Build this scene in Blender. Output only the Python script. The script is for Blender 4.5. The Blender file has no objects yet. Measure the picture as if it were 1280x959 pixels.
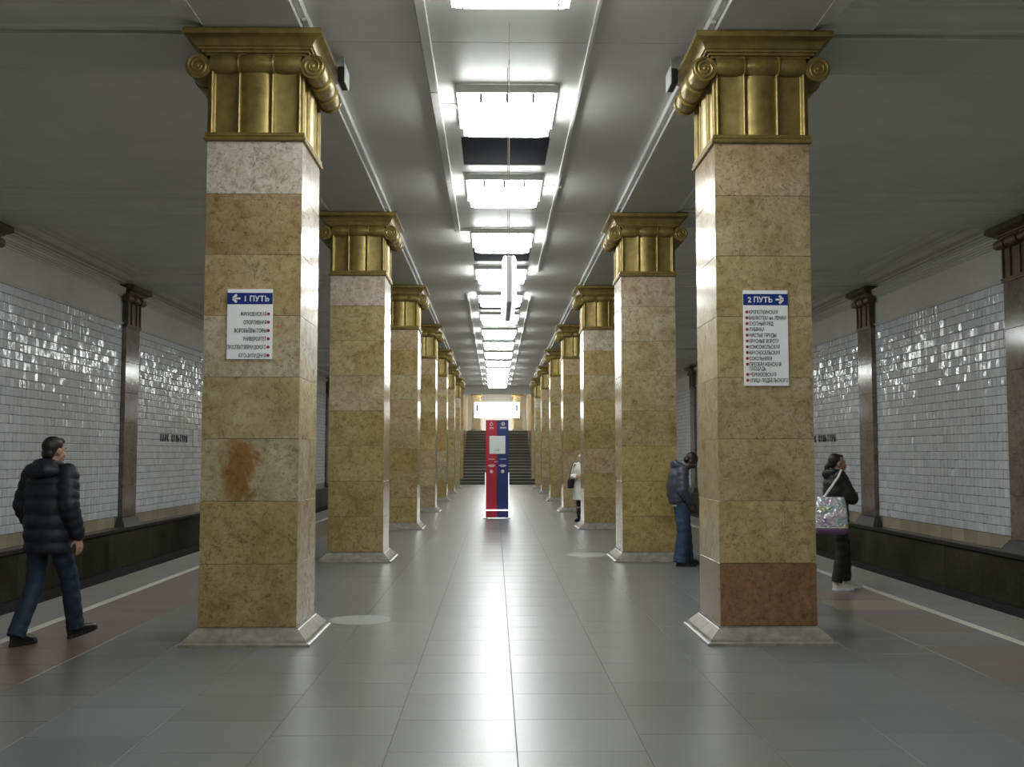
import bpy, bmesh, math, random
from mathutils import Vector, Matrix

RND = random.Random(11)
SC = bpy.context.scene
COL = SC.collection
PI = math.pi
rad = math.radians

# ------------------------------------------------------------------ camera
FPX = 1338.0
cam_d = bpy.data.cameras.new('camera')
cam = bpy.data.objects.new('camera', cam_d)
COL.objects.link(cam)
cam.location = (-0.12, 0.0, 1.6)
cam.rotation_euler = (rad(90 + 3.82), 0, rad(-0.90))
cam_d.sensor_width = 36.0
cam_d.lens = FPX / 1280 * 36.0
cam_d.clip_end = 300
SC.camera = cam

# ------------------------------------------------------------------ world, exposure
w = bpy.data.worlds.new('world'); SC.world = w
w.use_nodes = True
w.node_tree.nodes['Background'].inputs[0].default_value = (0.5, 0.55, 0.6, 1)
w.node_tree.nodes['Background'].inputs[1].default_value = 0.0
SC.view_settings.view_transform = 'Standard'
SC.view_settings.look = 'None'
SC.view_settings.gamma = 1.0
SC.view_settings.use_curve_mapping = False
SC.view_settings.exposure = 0.5
LAMP_STRENGTH = 17.0

# ------------------------------------------------------------------ layout numbers
PITCH = 7.0
COL_Y0 = 9.65            # centre of the first column pair
COL_X = 2.215            # centre of a column row
HX, HY = 0.415, 0.45     # half width / half depth of a shaft
NCOL = 7
CEIL = 5.40
SOFF = 5.28
WALL = 8.22
EDGE = 5.05
STAIR_Y = 58.2
Y_BACK = -6.0

# ------------------------------------------------------------------ material helpers
def new_mat(name):
    m = bpy.data.materials.new(name); m.use_nodes = True
    nt = m.node_tree
    return m, nt, nt.nodes['Principled BSDF']

def nd(nt, typ, **kw):
    n = nt.nodes.new(typ)
    for k, v in kw.items():
        if k in n.inputs: n.inputs[k].default_value = v
        else: setattr(n, k, v)
    return n

def ramp(nt, stops, fac=None):
    r = nt.nodes.new('ShaderNodeValToRGB')
    el = r.color_ramp.elements
    while len(el) > 1: el.remove(el[-1])
    el[0].position, el[0].color = stops[0][0], c4(stops[0][1])
    for p, c in stops[1:]:
        e = el.new(p); e.color = c4(c)
    if fac is not None: nt.links.new(fac, r.inputs[0])
    return r

def c4(c):
    if isinstance(c, (int, float)): return (c, c, c, 1)
    return (c[0], c[1], c[2], 1)

def mix(nt, a, b, fac, mode='MIX'):
    n = nt.nodes.new('ShaderNodeMix'); n.data_type = 'RGBA'; n.blend_type = mode
    for sock, v in ((n.inputs['Factor'], fac), (n.inputs['A'], a), (n.inputs['B'], b)):
        if hasattr(v, 'is_output'): nt.links.new(v, sock)
        elif isinstance(v, (int, float)) and sock.type == 'VALUE': sock.default_value = v
        else: sock.default_value = c4(v)
    return n.outputs['Result']

def simple(name, col, rough=0.5, metal=0.0, noise_amt=0.15, scale=6.0, bump=0.0, coat=0.0, spec=None):
    m, nt, p = new_mat(name)
    p.inputs['Roughness'].default_value = rough
    p.inputs['Metallic'].default_value = metal
    p.inputs['Coat Weight'].default_value = coat
    if spec is not None: p.inputs['Specular IOR Level'].default_value = spec
    tc = nd(nt, 'ShaderNodeTexCoord')
    nz = nd(nt, 'ShaderNodeTexNoise', Scale=scale, Detail=5.0, Roughness=0.6)
    nt.links.new(tc.outputs['Object'], nz.inputs['Vector'])
    lo = [c * (1 - noise_amt) for c in col]; hi = [min(1, c * (1 + noise_amt)) for c in col]
    r = ramp(nt, [(0.3, lo), (0.7, hi)], nz.outputs['Fac'])
    nt.links.new(r.outputs[0], p.inputs['Base Color'])
    if bump:
        b = nd(nt, 'ShaderNodeBump', Strength=bump, Distance=0.01)
        nt.links.new(nz.outputs['Fac'], b.inputs['Height'])
        nt.links.new(b.outputs[0], p.inputs['Normal'])
    return m

def emit(name, col, strength):
    m, nt, p = new_mat(name)
    p.inputs['Base Color'].default_value = c4((0.8, 0.8, 0.8))
    p.inputs['Emission Color'].default_value = c4(col)
    p.inputs['Emission Strength'].default_value = strength
    return m

def marble(name, rust=False, rough=0.16):
    """polished ochre limestone; the slab's own colour comes from the object colour"""
    m, nt, p = new_mat(name)
    L = nt.links.new
    tc = nd(nt, 'ShaderNodeTexCoord'); oi = nd(nt, 'ShaderNodeObjectInfo')
    off = nd(nt, 'ShaderNodeVectorMath', operation='MULTIPLY_ADD')
    cmb = nd(nt, 'ShaderNodeCombineXYZ')
    for i in range(3): L(oi.outputs['Random'], cmb.inputs[i])
    L(cmb.outputs[0], off.inputs[0]); off.inputs[1].default_value = (37, 53, 71)
    L(tc.outputs['Object'], off.inputs[2])
    v = off.outputs[0]
    big = nd(nt, 'ShaderNodeTexNoise', Scale=2.2, Detail=6.0, Roughness=0.62, Distortion=0.8); L(v, big.inputs['Vector'])
    mid = nd(nt, 'ShaderNodeTexNoise', Scale=15.0, Detail=8.0, Roughness=0.72, Distortion=0.6); L(v, mid.inputs['Vector'])
    fine = nd(nt, 'ShaderNodeTexNoise', Scale=46.0, Detail=5.0, Roughness=0.7); L(v, fine.inputs['Vector'])
    vor = nd(nt, 'ShaderNodeTexVoronoi', feature='DISTANCE_TO_EDGE', Scale=2.6)
    wv = nd(nt, 'ShaderNodeVectorMath', operation='MULTIPLY_ADD'); L(big.outputs['Color'], wv.inputs[0])
    wv.inputs[1].default_value = (0.9, 0.9, 0.9); L(v, wv.inputs[2]); L(wv.outputs[0], vor.inputs['Vector'])
    wv2 = nd(nt, 'ShaderNodeVectorMath', operation='MULTIPLY_ADD'); L(mid.outputs['Color'], wv2.inputs[0])
    wv2.inputs[1].default_value = (0.12, 0.12, 0.12); L(wv.outputs[0], wv2.inputs[2]); L(wv2.outputs[0], vor.inputs['Vector'])
    a = ramp(nt, [(0.30, (0.66, 0.59, 0.44)), (0.5, (1.08, 1.08, 1.08)), (0.70, (1.3, 1.33, 1.48))], big.outputs['Fac'])
    b = ramp(nt, [(0.33, (0.52, 0.47, 0.36)), (0.47, (1.0, 0.99, 0.97)), (0.64, (1.24, 1.24, 1.28))], mid.outputs['Fac'])
    c = ramp(nt, [(0.33, (0.32, 0.29, 0.24)), (0.42, (1.04, 1.04, 1.04)), (0.68, (1.12, 1.12, 1.14))], fine.outputs['Fac'])
    col = mix(nt, oi.outputs['Color'], (0.97, 1.0, 1.12), 1.0, 'MULTIPLY')
    col = mix(nt, col, a.outputs[0], 0.8, 'MULTIPLY')
    col = mix(nt, col, b.outputs[0], 0.85, 'MULTIPLY')
    col = mix(nt, col, c.outputs[0], 0.75, 'MULTIPLY')
    gate = ramp(nt, [(0.45, 0.0), (0.6, 1.0)], big.outputs['Fac'])
    vein = ramp(nt, [(0.0, 1.0), (0.022, 0.0)], vor.outputs['Distance'])
    vm = nd(nt, 'ShaderNodeMath', operation='MULTIPLY'); L(gate.outputs[0], vm.inputs[0]); L(vein.outputs[0], vm.inputs[1])
    vm2 = nd(nt, 'ShaderNodeMath', operation='MULTIPLY'); L(vm.outputs[0], vm2.inputs[0]); vm2.inputs[1].default_value = 0.7
    col = mix(nt, col, (0.10, 0.08, 0.05), vm2.outputs[0])
    if rust:
        sub = nd(nt, 'ShaderNodeVectorMath', operation='MULTIPLY_ADD'); L(big.outputs['Color'], sub.inputs[0])
        sub.inputs[1].default_value = (0.75, 0.75, 0.75); L(tc.outputs['Object'], sub.inputs[2])
        sub2 = nd(nt, 'ShaderNodeVectorMath', operation='SUBTRACT'); L(sub.outputs[0], sub2.inputs[0]); sub2.inputs[1].default_value = (0.235, 0.37, 0.375)
        sc_ = nd(nt, 'ShaderNodeVectorMath', operation='MULTIPLY'); L(sub2.outputs[0], sc_.inputs[0]); sc_.inputs[1].default_value = (1.25, 0.0, 0.62)
        ln = nd(nt, 'ShaderNodeVectorMath', operation='LENGTH'); L(sc_.outputs[0], ln.inputs[0])
        rr = ramp(nt, [(0.11, 0.95), (0.16, 0.6), (0.20, 0.0)], ln.outputs['Value'])
        rc = mix(nt, (0.24, 0.115, 0.032), b.outputs[0], 0.8, 'MULTIPLY')
        col = mix(nt, col, rc, rr.outputs[0])
    L(col, p.inputs['Base Color'])
    p.inputs['Roughness'].default_value = rough
    p.inputs['Specular IOR Level'].default_value = 0.55
    return m

def granite(name, rough=0.3, speck=0.35, scale=90.0, use_obj=True, col=(0.2, 0.2, 0.2), blot=0.16):
    m, nt, p = new_mat(name); L = nt.links.new
    tc = nd(nt, 'ShaderNodeTexCoord'); geo = nd(nt, 'ShaderNodeNewGeometry'); oi = nd(nt, 'ShaderNodeObjectInfo')
    n1 = nd(nt, 'ShaderNodeTexNoise', Scale=scale, Detail=3.0, Roughness=0.7); L(geo.outputs['Position'], n1.inputs['Vector'])
    n2 = nd(nt, 'ShaderNodeTexNoise', Scale=0.9, Detail=5.0, Roughness=0.6); L(geo.outputs['Position'], n2.inputs['Vector'])
    a = ramp(nt, [(0.32, 1 - speck), (0.5, 1.0), (0.68, 1 + speck)], n1.outputs['Fac'])
    b = ramp(nt, [(0.3, 1 - blot), (0.7, 1 + blot)], n2.outputs['Fac'])
    base = oi.outputs['Color'] if use_obj else c4(col)[:3]
    isl = ramp(nt, [(0.0, 0.92), (1.0, 1.08)], geo.outputs['Random Per Island'])
    rnd = ramp(nt, [(0.0, 0.93), (1.0, 1.07)], oi.outputs['Random'])
    c = mix(nt, base, a.outputs[0], 1.0, 'MULTIPLY')
    c = mix(nt, c, b.outputs[0], 1.0, 'MULTIPLY')
    c = mix(nt, c, isl.outputs[0], 1.0, 'MULTIPLY')
    c = mix(nt, c, rnd.outputs[0], 1.0, 'MULTIPLY')
    L(c, p.inputs['Base Color'])
    p.inputs['Roughness'].default_value = rough
    return m

def tile_mat():
    m, nt, p = new_mat('glazed_white_tile'); L = nt.links.new
    geo = nd(nt, 'ShaderNodeNewGeometry'); oi = nd(nt, 'ShaderNodeObjectInfo')
    ad = nd(nt, 'ShaderNodeMath', operation='ADD'); L(geo.outputs['Random Per Island'], ad.inputs[0]); L(oi.outputs['Random'], ad.inputs[1])
    fr = nd(nt, 'ShaderNodeMath', operation='FRACT'); L(ad.outputs[0], fr.inputs[0])
    r = ramp(nt, [(0.0, (0.70, 0.72, 0.76)), (0.5, (0.75, 0.77, 0.81)), (0.95, (0.79, 0.81, 0.85)), (0.985, (0.88, 0.89, 0.90))], fr.outputs[0])
    n1 = nd(nt, 'ShaderNodeTexNoise', Scale=14.0, Detail=2.0); L(geo.outputs['Position'], n1.inputs['Vector'])
    b = nd(nt, 'ShaderNodeBump', Strength=0.25, Distance=0.012); L(n1.outputs['Fac'], b.inputs['Height'])
    L(b.outputs[0], p.inputs['Normal'])
    L(r.outputs[0], p.inputs['Base Color'])
    p.inputs['Roughness'].default_value = 0.08
    return m

M = {}
M['marble'] = marble('ochre_marble')
M['marble_rust'] = marble('ochre_marble_rust', rust=True)
M['mortar'] = simple('mortar', (0.10, 0.075, 0.045), 0.8)
M['base_stone'] = simple('base_stone', (0.24, 0.22, 0.18), 0.36, noise_amt=0.4, scale=9)
M['gold'] = simple('bronze_gold_paint', (0.29, 0.215, 0.066), 0.40, 0.5, noise_amt=0.3, scale=9, bump=0.12)
M['dark_bronze'] = simple('dark_bronze', (0.12, 0.095, 0.05), 0.4, 0.5, noise_amt=0.3, scale=9)
M['plaster'] = simple('white_plaster', (0.56, 0.56, 0.53), 0.42, noise_amt=0.05, scale=1.4, bump=0.03)
M['plaster_aisle'] = simple('aisle_plaster', (0.76, 0.76, 0.69), 0.6, noise_amt=0.06, scale=1.2)
M['plaster_frieze'] = simple('frieze_plaster', (0.58, 0.57, 0.52), 0.6, noise_amt=0.06, scale=1.2)
M['white_paint'] = simple('white_paint', (0.74, 0.74, 0.72), 0.4, noise_amt=0.06)
M['lamp_frame'] = simple('lamp_frame_paint', (0.45, 0.45, 0.44), 0.5, noise_amt=0.06)
M['lamp_bar'] = simple('lamp_bar_paint', (0.2, 0.2, 0.2), 0.5, noise_amt=0.06)
M['vent'] = simple('dark_vent', (0.016, 0.017, 0.026), 0.9, noise_amt=0.2, spec=0.1)
M['lamp'] = emit('lamp_glass', (0.96, 1.0, 0.985), LAMP_STRENGTH)
M['box_light'] = emit('lightbox_acrylic', (0.93, 0.96, 1.0), 2.2)
M['floor'] = granite('floor_granite', 0.31, 0.22, blot=0.07)
M['grout'] = simple('grout', (0.085, 0.087, 0.084), 0.75)
M['tile'] = tile_mat()
M['tile_grout'] = simple('tile_grout', (0.13, 0.13, 0.125), 0.8)
M['beige_tile'] = granite('beige_skirting', 0.35, 0.1, 30.0)
M['black_granite'] = granite('black_granite', 0.28, 0.75, 26.0, blot=0.5)
M['ledge'] = simple('ledge_stone', (0.055, 0.052, 0.048), 0.3, noise_amt=0.35)
M['pilaster'] = marble('brown_pilaster_marble', rough=0.14)
M['step'] = granite('step_granite', 0.5, 0.25, 50.0)
M['track'] = simple('track_bed', (0.03, 0.03, 0.03), 0.9, noise_amt=0.4, scale=20)
M['sign_white'] = simple('sign_white', (0.88, 0.89, 0.89), 0.35, noise_amt=0.03)
M['sign_blue'] = simple('sign_blue', (0.012, 0.030, 0.20), 0.3, noise_amt=0.05)
M['ink'] = simple('ink', (0.012, 0.012, 0.014), 0.5, noise_amt=0.1)
M['white_ink'] = simple('white_ink', (0.82, 0.82, 0.82), 0.5, noise_amt=0.02)
M['red_dot'] = simple('red_dot', (0.42, 0.012, 0.03), 0.5, noise_amt=0.05)
M['kiosk_red'] = simple('kiosk_red', (0.42, 0.016, 0.04), 0.28, noise_amt=0.06)
M['kiosk_blue'] = simple('kiosk_blue', (0.013, 0.026, 0.14), 0.28, noise_amt=0.06)
M['kiosk_light'] = emit('kiosk_side_light', (0.95, 0.97, 1.0), 0.75)
M['added_passage_lamp'] = emit('added_passage_lamp_glass', (1.0, 0.985, 0.94), 26.0)
M['steel'] = simple('steel', (0.5, 0.5, 0.5), 0.3, 0.9, noise_amt=0.1)
M['duct'] = simple('duct_paint', (0.58, 0.58, 0.56), 0.5, noise_amt=0.05)
M['wire'] = simple('wire', (0.30, 0.27, 0.23), 0.5, 0.3, noise_amt=0.1)
M['paper'] = simple('notice_paper', (0.72, 0.75, 0.74), 0.6, noise_amt=0.12, scale=60)
M['black'] = simple('black_plastic', (0.012, 0.012, 0.013), 0.4)
M['button'] = simple('button_cream', (0.68, 0.66, 0.52), 0.35)

# ------------------------------------------------------------------ mesh helpers
class MB:
    def __init__(s): s.v = []; s.f = []
    def add(s, vs, fs):
        o = len(s.v); s.v += [tuple(v) for v in vs]; s.f += [tuple(i + o for i in f) for f in fs]; return s
    def box(s, x0, x1, y0, y1, z0, z1):
        return s.add([(x0,y0,z0),(x1,y0,z0),(x1,y1,z0),(x0,y1,z0),(x0,y0,z1),(x1,y0,z1),(x1,y1,z1),(x0,y1,z1)],
                     [(0,3,2,1),(4,5,6,7),(0,1,5,4),(1,2,6,5),(2,3,7,6),(3,0,4,7)])
    def cbox(s, x0, x1, y0, y1, z0, z1, c):
        """box with chamfered edges"""
        bm = bmesh.new()
        r = bmesh.ops.create_cube(bm, size=1.0)
        for v in bm.verts:
            v.co = Vector((x0 if v.co.x < 0 else x1, y0 if v.co.y < 0 else y1, z0 if v.co.z < 0 else z1))
        bmesh.ops.bevel(bm, geom=list(bm.edges), offset=c, segments=1, affect='EDGES')
        return s.bm(bm)
    def bm(s, bm, mat=None):
        bm.verts.index_update()
        vs = [(mat @ v.co) if mat else v.co.copy() for v in bm.verts]
        fs = [[v.index for v in f.verts] for f in bm.faces]
        bm.free(); return s.add(vs, fs)
    def rings(s, rings, cap0=True, cap1=True):
        """loft over rings of equal vertex count (each ring counter-clockwise seen from its end)"""
        n = len(rings[0]); vs = [p for r in rings for p in r]; fs = []
        for i in range(len(rings) - 1):
            for j in range(n):
                k = (j + 1) % n
                fs.append((i*n+j, i*n+k, (i+1)*n+k, (i+1)*n+j))
        if cap0: fs.append(tuple(reversed(range(n))))
        if cap1: fs.append(tuple((len(rings)-1)*n + j for j in range(n)))
        return s.add(vs, fs)
    def rect_loft(s, prof, hx, hy, cx=0, cy=0, caps=(True, True)):
        """prof: (offset, z) pairs; rectangle grown by offset at each z"""
        rs = []
        for o, z in prof:
            rs.append([(cx-hx-o, cy-hy-o, z), (cx+hx+o, cy-hy-o, z), (cx+hx+o, cy+hy+o, z), (cx-hx-o, cy+hy+o, z)])
        return s.rings(rs, *caps)
    def lathe(s, prof, n=16, mat=None, caps=(True, True)):
        """prof: (radius, z) about Z"""
        rs = [[Vector((r*math.cos(2*PI*j/n), r*math.sin(2*PI*j/n), z)) for j in range(n)] for r, z in prof]
        if mat: rs = [[mat @ p for p in r] for r in rs]
        return s.rings(rs, *caps)
    def tube(s, pts, rads, n=10, side=(1, 0, 0), cap=True):
        """tube with elliptical sections; rads = (a along side, b across) or a number; rounded ends"""
        pts = [Vector(p) for p in pts]
        rr = [(r, r) if isinstance(r, (int, float)) else r for r in rads]
        P, Q, T = [], [], []
        N = len(pts)
        tang = []
        for i in range(N):
            a = pts[max(0, i-1)]; b = pts[min(N-1, i+1)]
            tang.append((b - a).normalized())
        seq = []
        if cap:
            for t in (80, 55, 28):
                m = min(rr[0]); seq.append((pts[0] - tang[0]*m*math.sin(rad(t)), rr[0], math.cos(rad(t)), tang[0]))
        for i in range(N): seq.append((pts[i], rr[i], 1.0, tang[i]))
        if cap:
            for t in (28, 55, 80):
                m = min(rr[-1]); seq.append((pts[-1] + tang[-1]*m*math.sin(rad(t)), rr[-1], math.cos(rad(t)), tang[-1]))
        rings = []
        for p, (a, b), k, t in seq:
            sv = Vector(side) - t * Vector(side).dot(t)
            if sv.length < 1e-4: sv = Vector((0, 1, 0)) - t * t.y
            sv.normalize(); bv = t.cross(sv)
            rings.append([p + sv*(a*k*math.cos(2*PI*j/n)) + bv*(b*k*math.sin(2*PI*j/n)) for j in range(n)])
        return s.rings(rings)
    def ell(s, c, r, rot=None, n=12, m=8):
        R_ = rot or Matrix.Identity(3); c = Vector(c)
        rings = []
        for i in range(m + 1):
            t = -PI/2 + PI*i/m
            k = max(math.cos(t), 0.02)
            rings.append([c + R_ @ Vector((r[0]*k*math.cos(2*PI*j/n), r[1]*k*math.sin(2*PI*j/n), r[2]*math.sin(t))) for j in range(n)])
        return s.rings(rings)
    def mesh(s, name, smooth=None):
        me = bpy.data.meshes.new(name)
        me.from_pydata([tuple(v) for v in s.v], [], s.f)
        me.validate(); me.update()
        if smooth is not None:
            me.polygons.foreach_set('use_smooth', [True]*len(me.polygons))
            me.set_sharp_from_angle(angle=rad(smooth))
        return me
    def build(s, name, mat, parent=None, smooth=None, loc=None):
        return link(name, s.mesh(name, smooth), mat, parent, loc)

def link(name, me, mat=None, parent=None, loc=None):
    o = bpy.data.objects.new(name, me); COL.objects.link(o)
    if mat is not None and not me.materials: me.materials.append(M[mat] if isinstance(mat, str) else mat)
    o.parent = parent
    if loc is not None: o.location = loc
    return o

def tag(o, label=None, cat=None, group=None, kind=None):
    if label: o['label'] = label
    if cat: o['category'] = cat
    if group: o['group'] = group
    if kind: o['kind'] = kind
    return o

def thing(name, label=None, cat=None, loc=(0,0,0), rz=0, group=None, parent=None):
    o = bpy.data.objects.new(name, None); COL.objects.link(o)
    o.location = loc; o.rotation_euler = (0, 0, rz); o.parent = parent
    o.empty_display_size = 0.2
    return tag(o, label, cat, group)

def copy_tree(o, parent=None):
    c = o.copy(); COL.objects.link(c); c.parent = parent
    for ch in [x for x in o.children]: copy_tree(ch, c)
    return c

def text_mesh(s, height, width=None, bold=0.0, depth=0.0):
    """flat lettering in the XZ plane facing -Y, origin at left baseline; cap height = height"""
    cu = bpy.data.curves.new('t', 'FONT'); cu.body = s; cu.size = 1.0; cu.offset = bold; cu.extrude = depth
    cu.resolution_u = 2
    ob = bpy.data.objects.new('t', cu); COL.objects.link(ob)
    dg = bpy.context.evaluated_depsgraph_get()
    me = bpy.data.meshes.new_from_object(ob.evaluated_get(dg))
    bpy.data.objects.remove(ob); bpy.data.curves.remove(cu)
    xs = [v.co.x for v in me.vertices]; 
    x0, x1 = min(xs), max(xs)
    sz = height / 0.727
    sx = (width / (x1 - x0)) if width else sz
    for v in me.vertices:
        x, y, z = v.co
        v.co = ((x - x0) * sx, -z, y * sz)
    me.update()
    return me, (x1 - x0) * sx

ORD = ['first','second','third','fourth','fifth','sixth','seventh','eighth','ninth','tenth','eleventh','twelfth',
       'thirteenth','fourteenth','fifteenth','sixteenth','seventeenth','eighteenth','nineteenth','twentieth']

def project(p):
    q = cam.matrix_world.inverted() @ Vector(p)
    if q.z > -0.1: return None
    return (640 + FPX*q.x/-q.z, 479.5 - FPX*q.y/-q.z, -q.z)
bpy.context.view_layer.update()

# ================================================================== FLOOR
floor = MB().box(-EDGE, EDGE, Y_BACK, STAIR_Y + 0.6, -1.3, -0.002).build('floor', 'grout')
tag(floor, 'grey granite platform floor', kind='structure')
GREY, OLIVE = (0.150, 0.155, 0.154, 1), (0.150, 0.148, 0.134, 1)
RED, PALE = (0.185, 0.125, 0.095, 1), (0.66, 0.64, 0.54, 1)
RED2 = (0.170, 0.135, 0.112, 1)
xs_ = [0, 0.7, 1.4, 2.1, 2.8, 3.45, 4.32, 4.42, EDGE]
slabs = []
for sgn in (-1, 1):
    for i in range(len(xs_) - 1):
        a, b = xs_[i], xs_[i+1]
        x0, x1 = (a, b) if sgn > 0 else (-b, -a)
        step = 1.4 if i == 6 else 0.7
        off = 0.0 if i % 2 == 0 else 0.35
        if i >= 6: off = 0.0
        y = Y_BACK - off
        while y < STAIR_Y + 0.5:
            y0, y1 = max(y, Y_BACK), min(y + step, STAIR_Y + 0.55)
            y += step
            if y1 - y0 < 0.1: continue
            if i == 6: col = PALE
            elif i == 5: col = RED if sgn < 0 else (RED2 if RND.random() < 0.3 else OLIVE)
            elif i == 7: col = (0.20, 0.198, 0.172, 1)
            elif i == 4: col = OLIVE
            else: col = GREY
            if sgn > 0 and i == 5 and abs(y0 - 11.0) < 0.36: col = (0.24, 0.205, 0.13, 1)
            cx, cy = (x0+x1)/2, (y0+y1)/2
            pr = project((cx, cy, 0))
            area = 0
            if pr and -60 < pr[0] < 1340 and 500 < pr[1] < 985:
                area = (x1-x0)*(y1-y0) / pr[2]**3
            slabs.append((area, x0, x1, y0, y1, col, i == 6))
slabs.sort(key=lambda t: -t[0])
cache = {}
rest = {}
nslab = 0
G = 0.0017
for area, x0, x1, y0, y1, col, line in slabs:
    if nslab < 300 and area > 0:
        nslab += 1
        key = (round(x1-x0, 3), round(y1-y0, 3))
        if key not in cache:
            hx, hy = key[0]/2 - G, key[1]/2 - G
            cache[key] = MB().cbox(-hx, hx, -hy, hy, -0.03, 0, 0.0015).mesh('floor_slab')
        o = link('white_line_slab' if line else 'floor_slab', cache[key], 'floor', floor, ((x0+x1)/2, (y0+y1)/2, 0))
        o.color = col
    else:
        rest.setdefault((col, line), MB()).box(x0+G, x1-G, y0+G, y1-G, -0.03, 0)
for (col, line), mb in rest.items():
    o = mb.build('white_line_slabs' if line else 'floor_slabs', 'floor', floor); o.color = col
    tag(o, kind='stuff')
# round pale cover patches set into the floor beside the columns
M['patch'] = granite('pale_patch', 0.4, 0.1, 40.0)
for x, y, r in ((-1.43, 10.55, 0.30), (1.42, 17.3, 0.36)):
    o = MB().lathe([(r, -0.01), (r, 0.0015), (r-0.01, 0.003)], 28).build('round_floor_patch', 'patch', floor, loc=(x, y, 0))
    o.color = (0.27, 0.28, 0.275, 1)
# track beds beyond the platform edges
for sgn, nm in ((-1, 'track_bed_left'), (1, 'track_bed_right')):
    x0, x1 = sorted((sgn*EDGE, sgn*(WALL+0.3)))
    o = MB().box(x0, x1, Y_BACK, 62, -1.6, -1.3).build(nm, 'track')
    tag(o, 'dark track bed below the platform edge', kind='structure')

# ================================================================== CEILING
NB0, NB1 = -2, 8      # bays built (bay k runs from column k to column k+1)
ceiling = MB().box(-WALL-0.3, WALL+0.3, Y_BACK, 63.2, 5.9, 6.1).build('ceiling', 'plaster')
tag(ceiling, 'pale plaster station ceiling', kind='structure')
pm = MB()
bx0, bx1 = -1.8, 1.8
pm.box(bx0, -0.535, 0.006, 6.994, CEIL, CEIL+0.1); pm.box(0.535, bx1, 0.006, 6.994, CEIL, CEIL+0.1)
pm.box(-0.535, 0.535, 0.006, 2.95, CEIL, CEIL+0.1); pm.box(-0.535, 0.535, 4.2, 6.994, CEIL, CEIL+0.1)
pmesh = pm.mesh('ceiling_panel'); 
vmesh = MB().box(-0.53, 0.53, 2.955, 4.195, CEIL+0.012, CEIL+0.06)
vmesh = vmesh.mesh('vent_recess')
# coffer: stepped mouldings around a raised field; local origin at the column centre line of the bay start
cx0, cx1, cy0, cy1 = COL_X+HX, WALL-0.02, HY, PITCH-HY
prof = [(0, SOFF-0.004), (0, 5.315), (-0.07, 5.315), (-0.075, 5.335), (-0.11, 5.345), (-0.19, 5.36), (-0.24, 5.40), (-0.26, 5.44),
        (-0.33, 5.44), (-0.34, 5.465), (-0.46, 5.475), (-0.50, 5.50), (-0.51, 5.525), (-0.62, 5.53), (-0.63, 5.555)]
def coffer_mesh(sgn):
    mb = MB(); hx, hy = (cx1-cx0)/2, (cy1-cy0)/2
    mb.rect_loft(prof, hx, hy, sgn*(cx0+cx1)/2, (cy0+cy1)/2, (False, True))
    mb.f = [tuple(reversed(f)) for f in mb.f]
    return mb.mesh('coffer')
cmesh = {s: coffer_mesh(s) for s in (-1, 1)}
def tbeam(sgn):
    x0, x1 = sorted((sgn*cx0, sgn*(WALL+0.1)))
    return MB().box(x0, x1, -HY, HY, SOFF, 5.9).mesh('cross_beam')
tmesh = {s: tbeam(s) for s in (-1, 1)}
for k in range(NB0, NB1):
    y = COL_Y0 + PITCH*k
    if k < NB1 - 1: link('ceiling_panel', pmesh, 'plaster', ceiling, (0, y, 0)); link('vent_panel', vmesh, 'vent', ceiling, (0, y, 0))
    for s in (-1, 1):
        if k < NB1 - 1: link('coffer', cmesh[s], 'plaster_aisle', ceiling, (0, y, 0))
        link('cross_beam', tmesh[s], 'plaster_aisle', ceiling, (0, y, 0))
for s in (-1, 1):
    MB().box(s*COL_X-HX, s*COL_X+HX, Y_BACK, 60, SOFF+0.002, 5.9).build('long_beam', 'plaster', ceiling)
# cable ducts along the ceiling
def duct(x0, x1, z0, z1, label, ys):
    t = thing('cable_duct', label, 'cable duct', ((x0+x1)/2, ys[0][0], z0), group='ceiling cable ducts')
    w = (x1-x0)/2
    for a, b in ys:
        MB().cbox(-w, w, a-ys[0][0], b-ys[0][0]-0.03, 0, z1-z0, 0.006).build('duct_cover', 'duct', t)
    return t
segL = [(-5, 3.8), (3.8, 10.9), (10.9, 14.6), (14.6, 17.9)]
t = duct(-0.80, -0.71, CEIL-0.05, CEIL, 'broad white cable duct left of the ceiling lamps, nearest the camera', segL)
for j, y in enumerate((4.4, 11.4, 17.8)):
    MB().box(-0.05, 0.22, y-0.02+5, y+0.02+5, 0.005, 0.045).build('branch_duct', 'duct', t)
t = duct(0.735, 0.775, CEIL-0.035, CEIL, 'slim white cable duct right of the ceiling lamps, nearest the camera', [(-5, 8), (8, 14.9), (14.9, 21.9)])
for y in (14.9, 21.9):
    MB().box(-0.22, 0.06, y-0.015+5, y+0.015+5, 0.005, 0.03).build('branch_duct', 'duct', t)
t = duct(-0.80, -0.755, CEIL-0.035, CEIL, 'slim white cable duct left of the ceiling lamps, in the far half of the hall', [(25, 40), (40, 60)])
t = duct(0.70, 0.74, CEIL-0.035, CEIL, 'slim white cable duct right of the ceiling lamps, in the far half of the hall', [(25.5, 40), (40, 60)])
for s, nm in ((-1, 'left'), (1, 'right')):
    x = s*1.765
    t = duct(x-0.03, x+0.03, CEIL-0.07, CEIL-0.001, 'white edge duct along the ceiling above the %s column row' % nm,
             [(a, a+6.98) for a in range(-5, 58, 7)])

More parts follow.
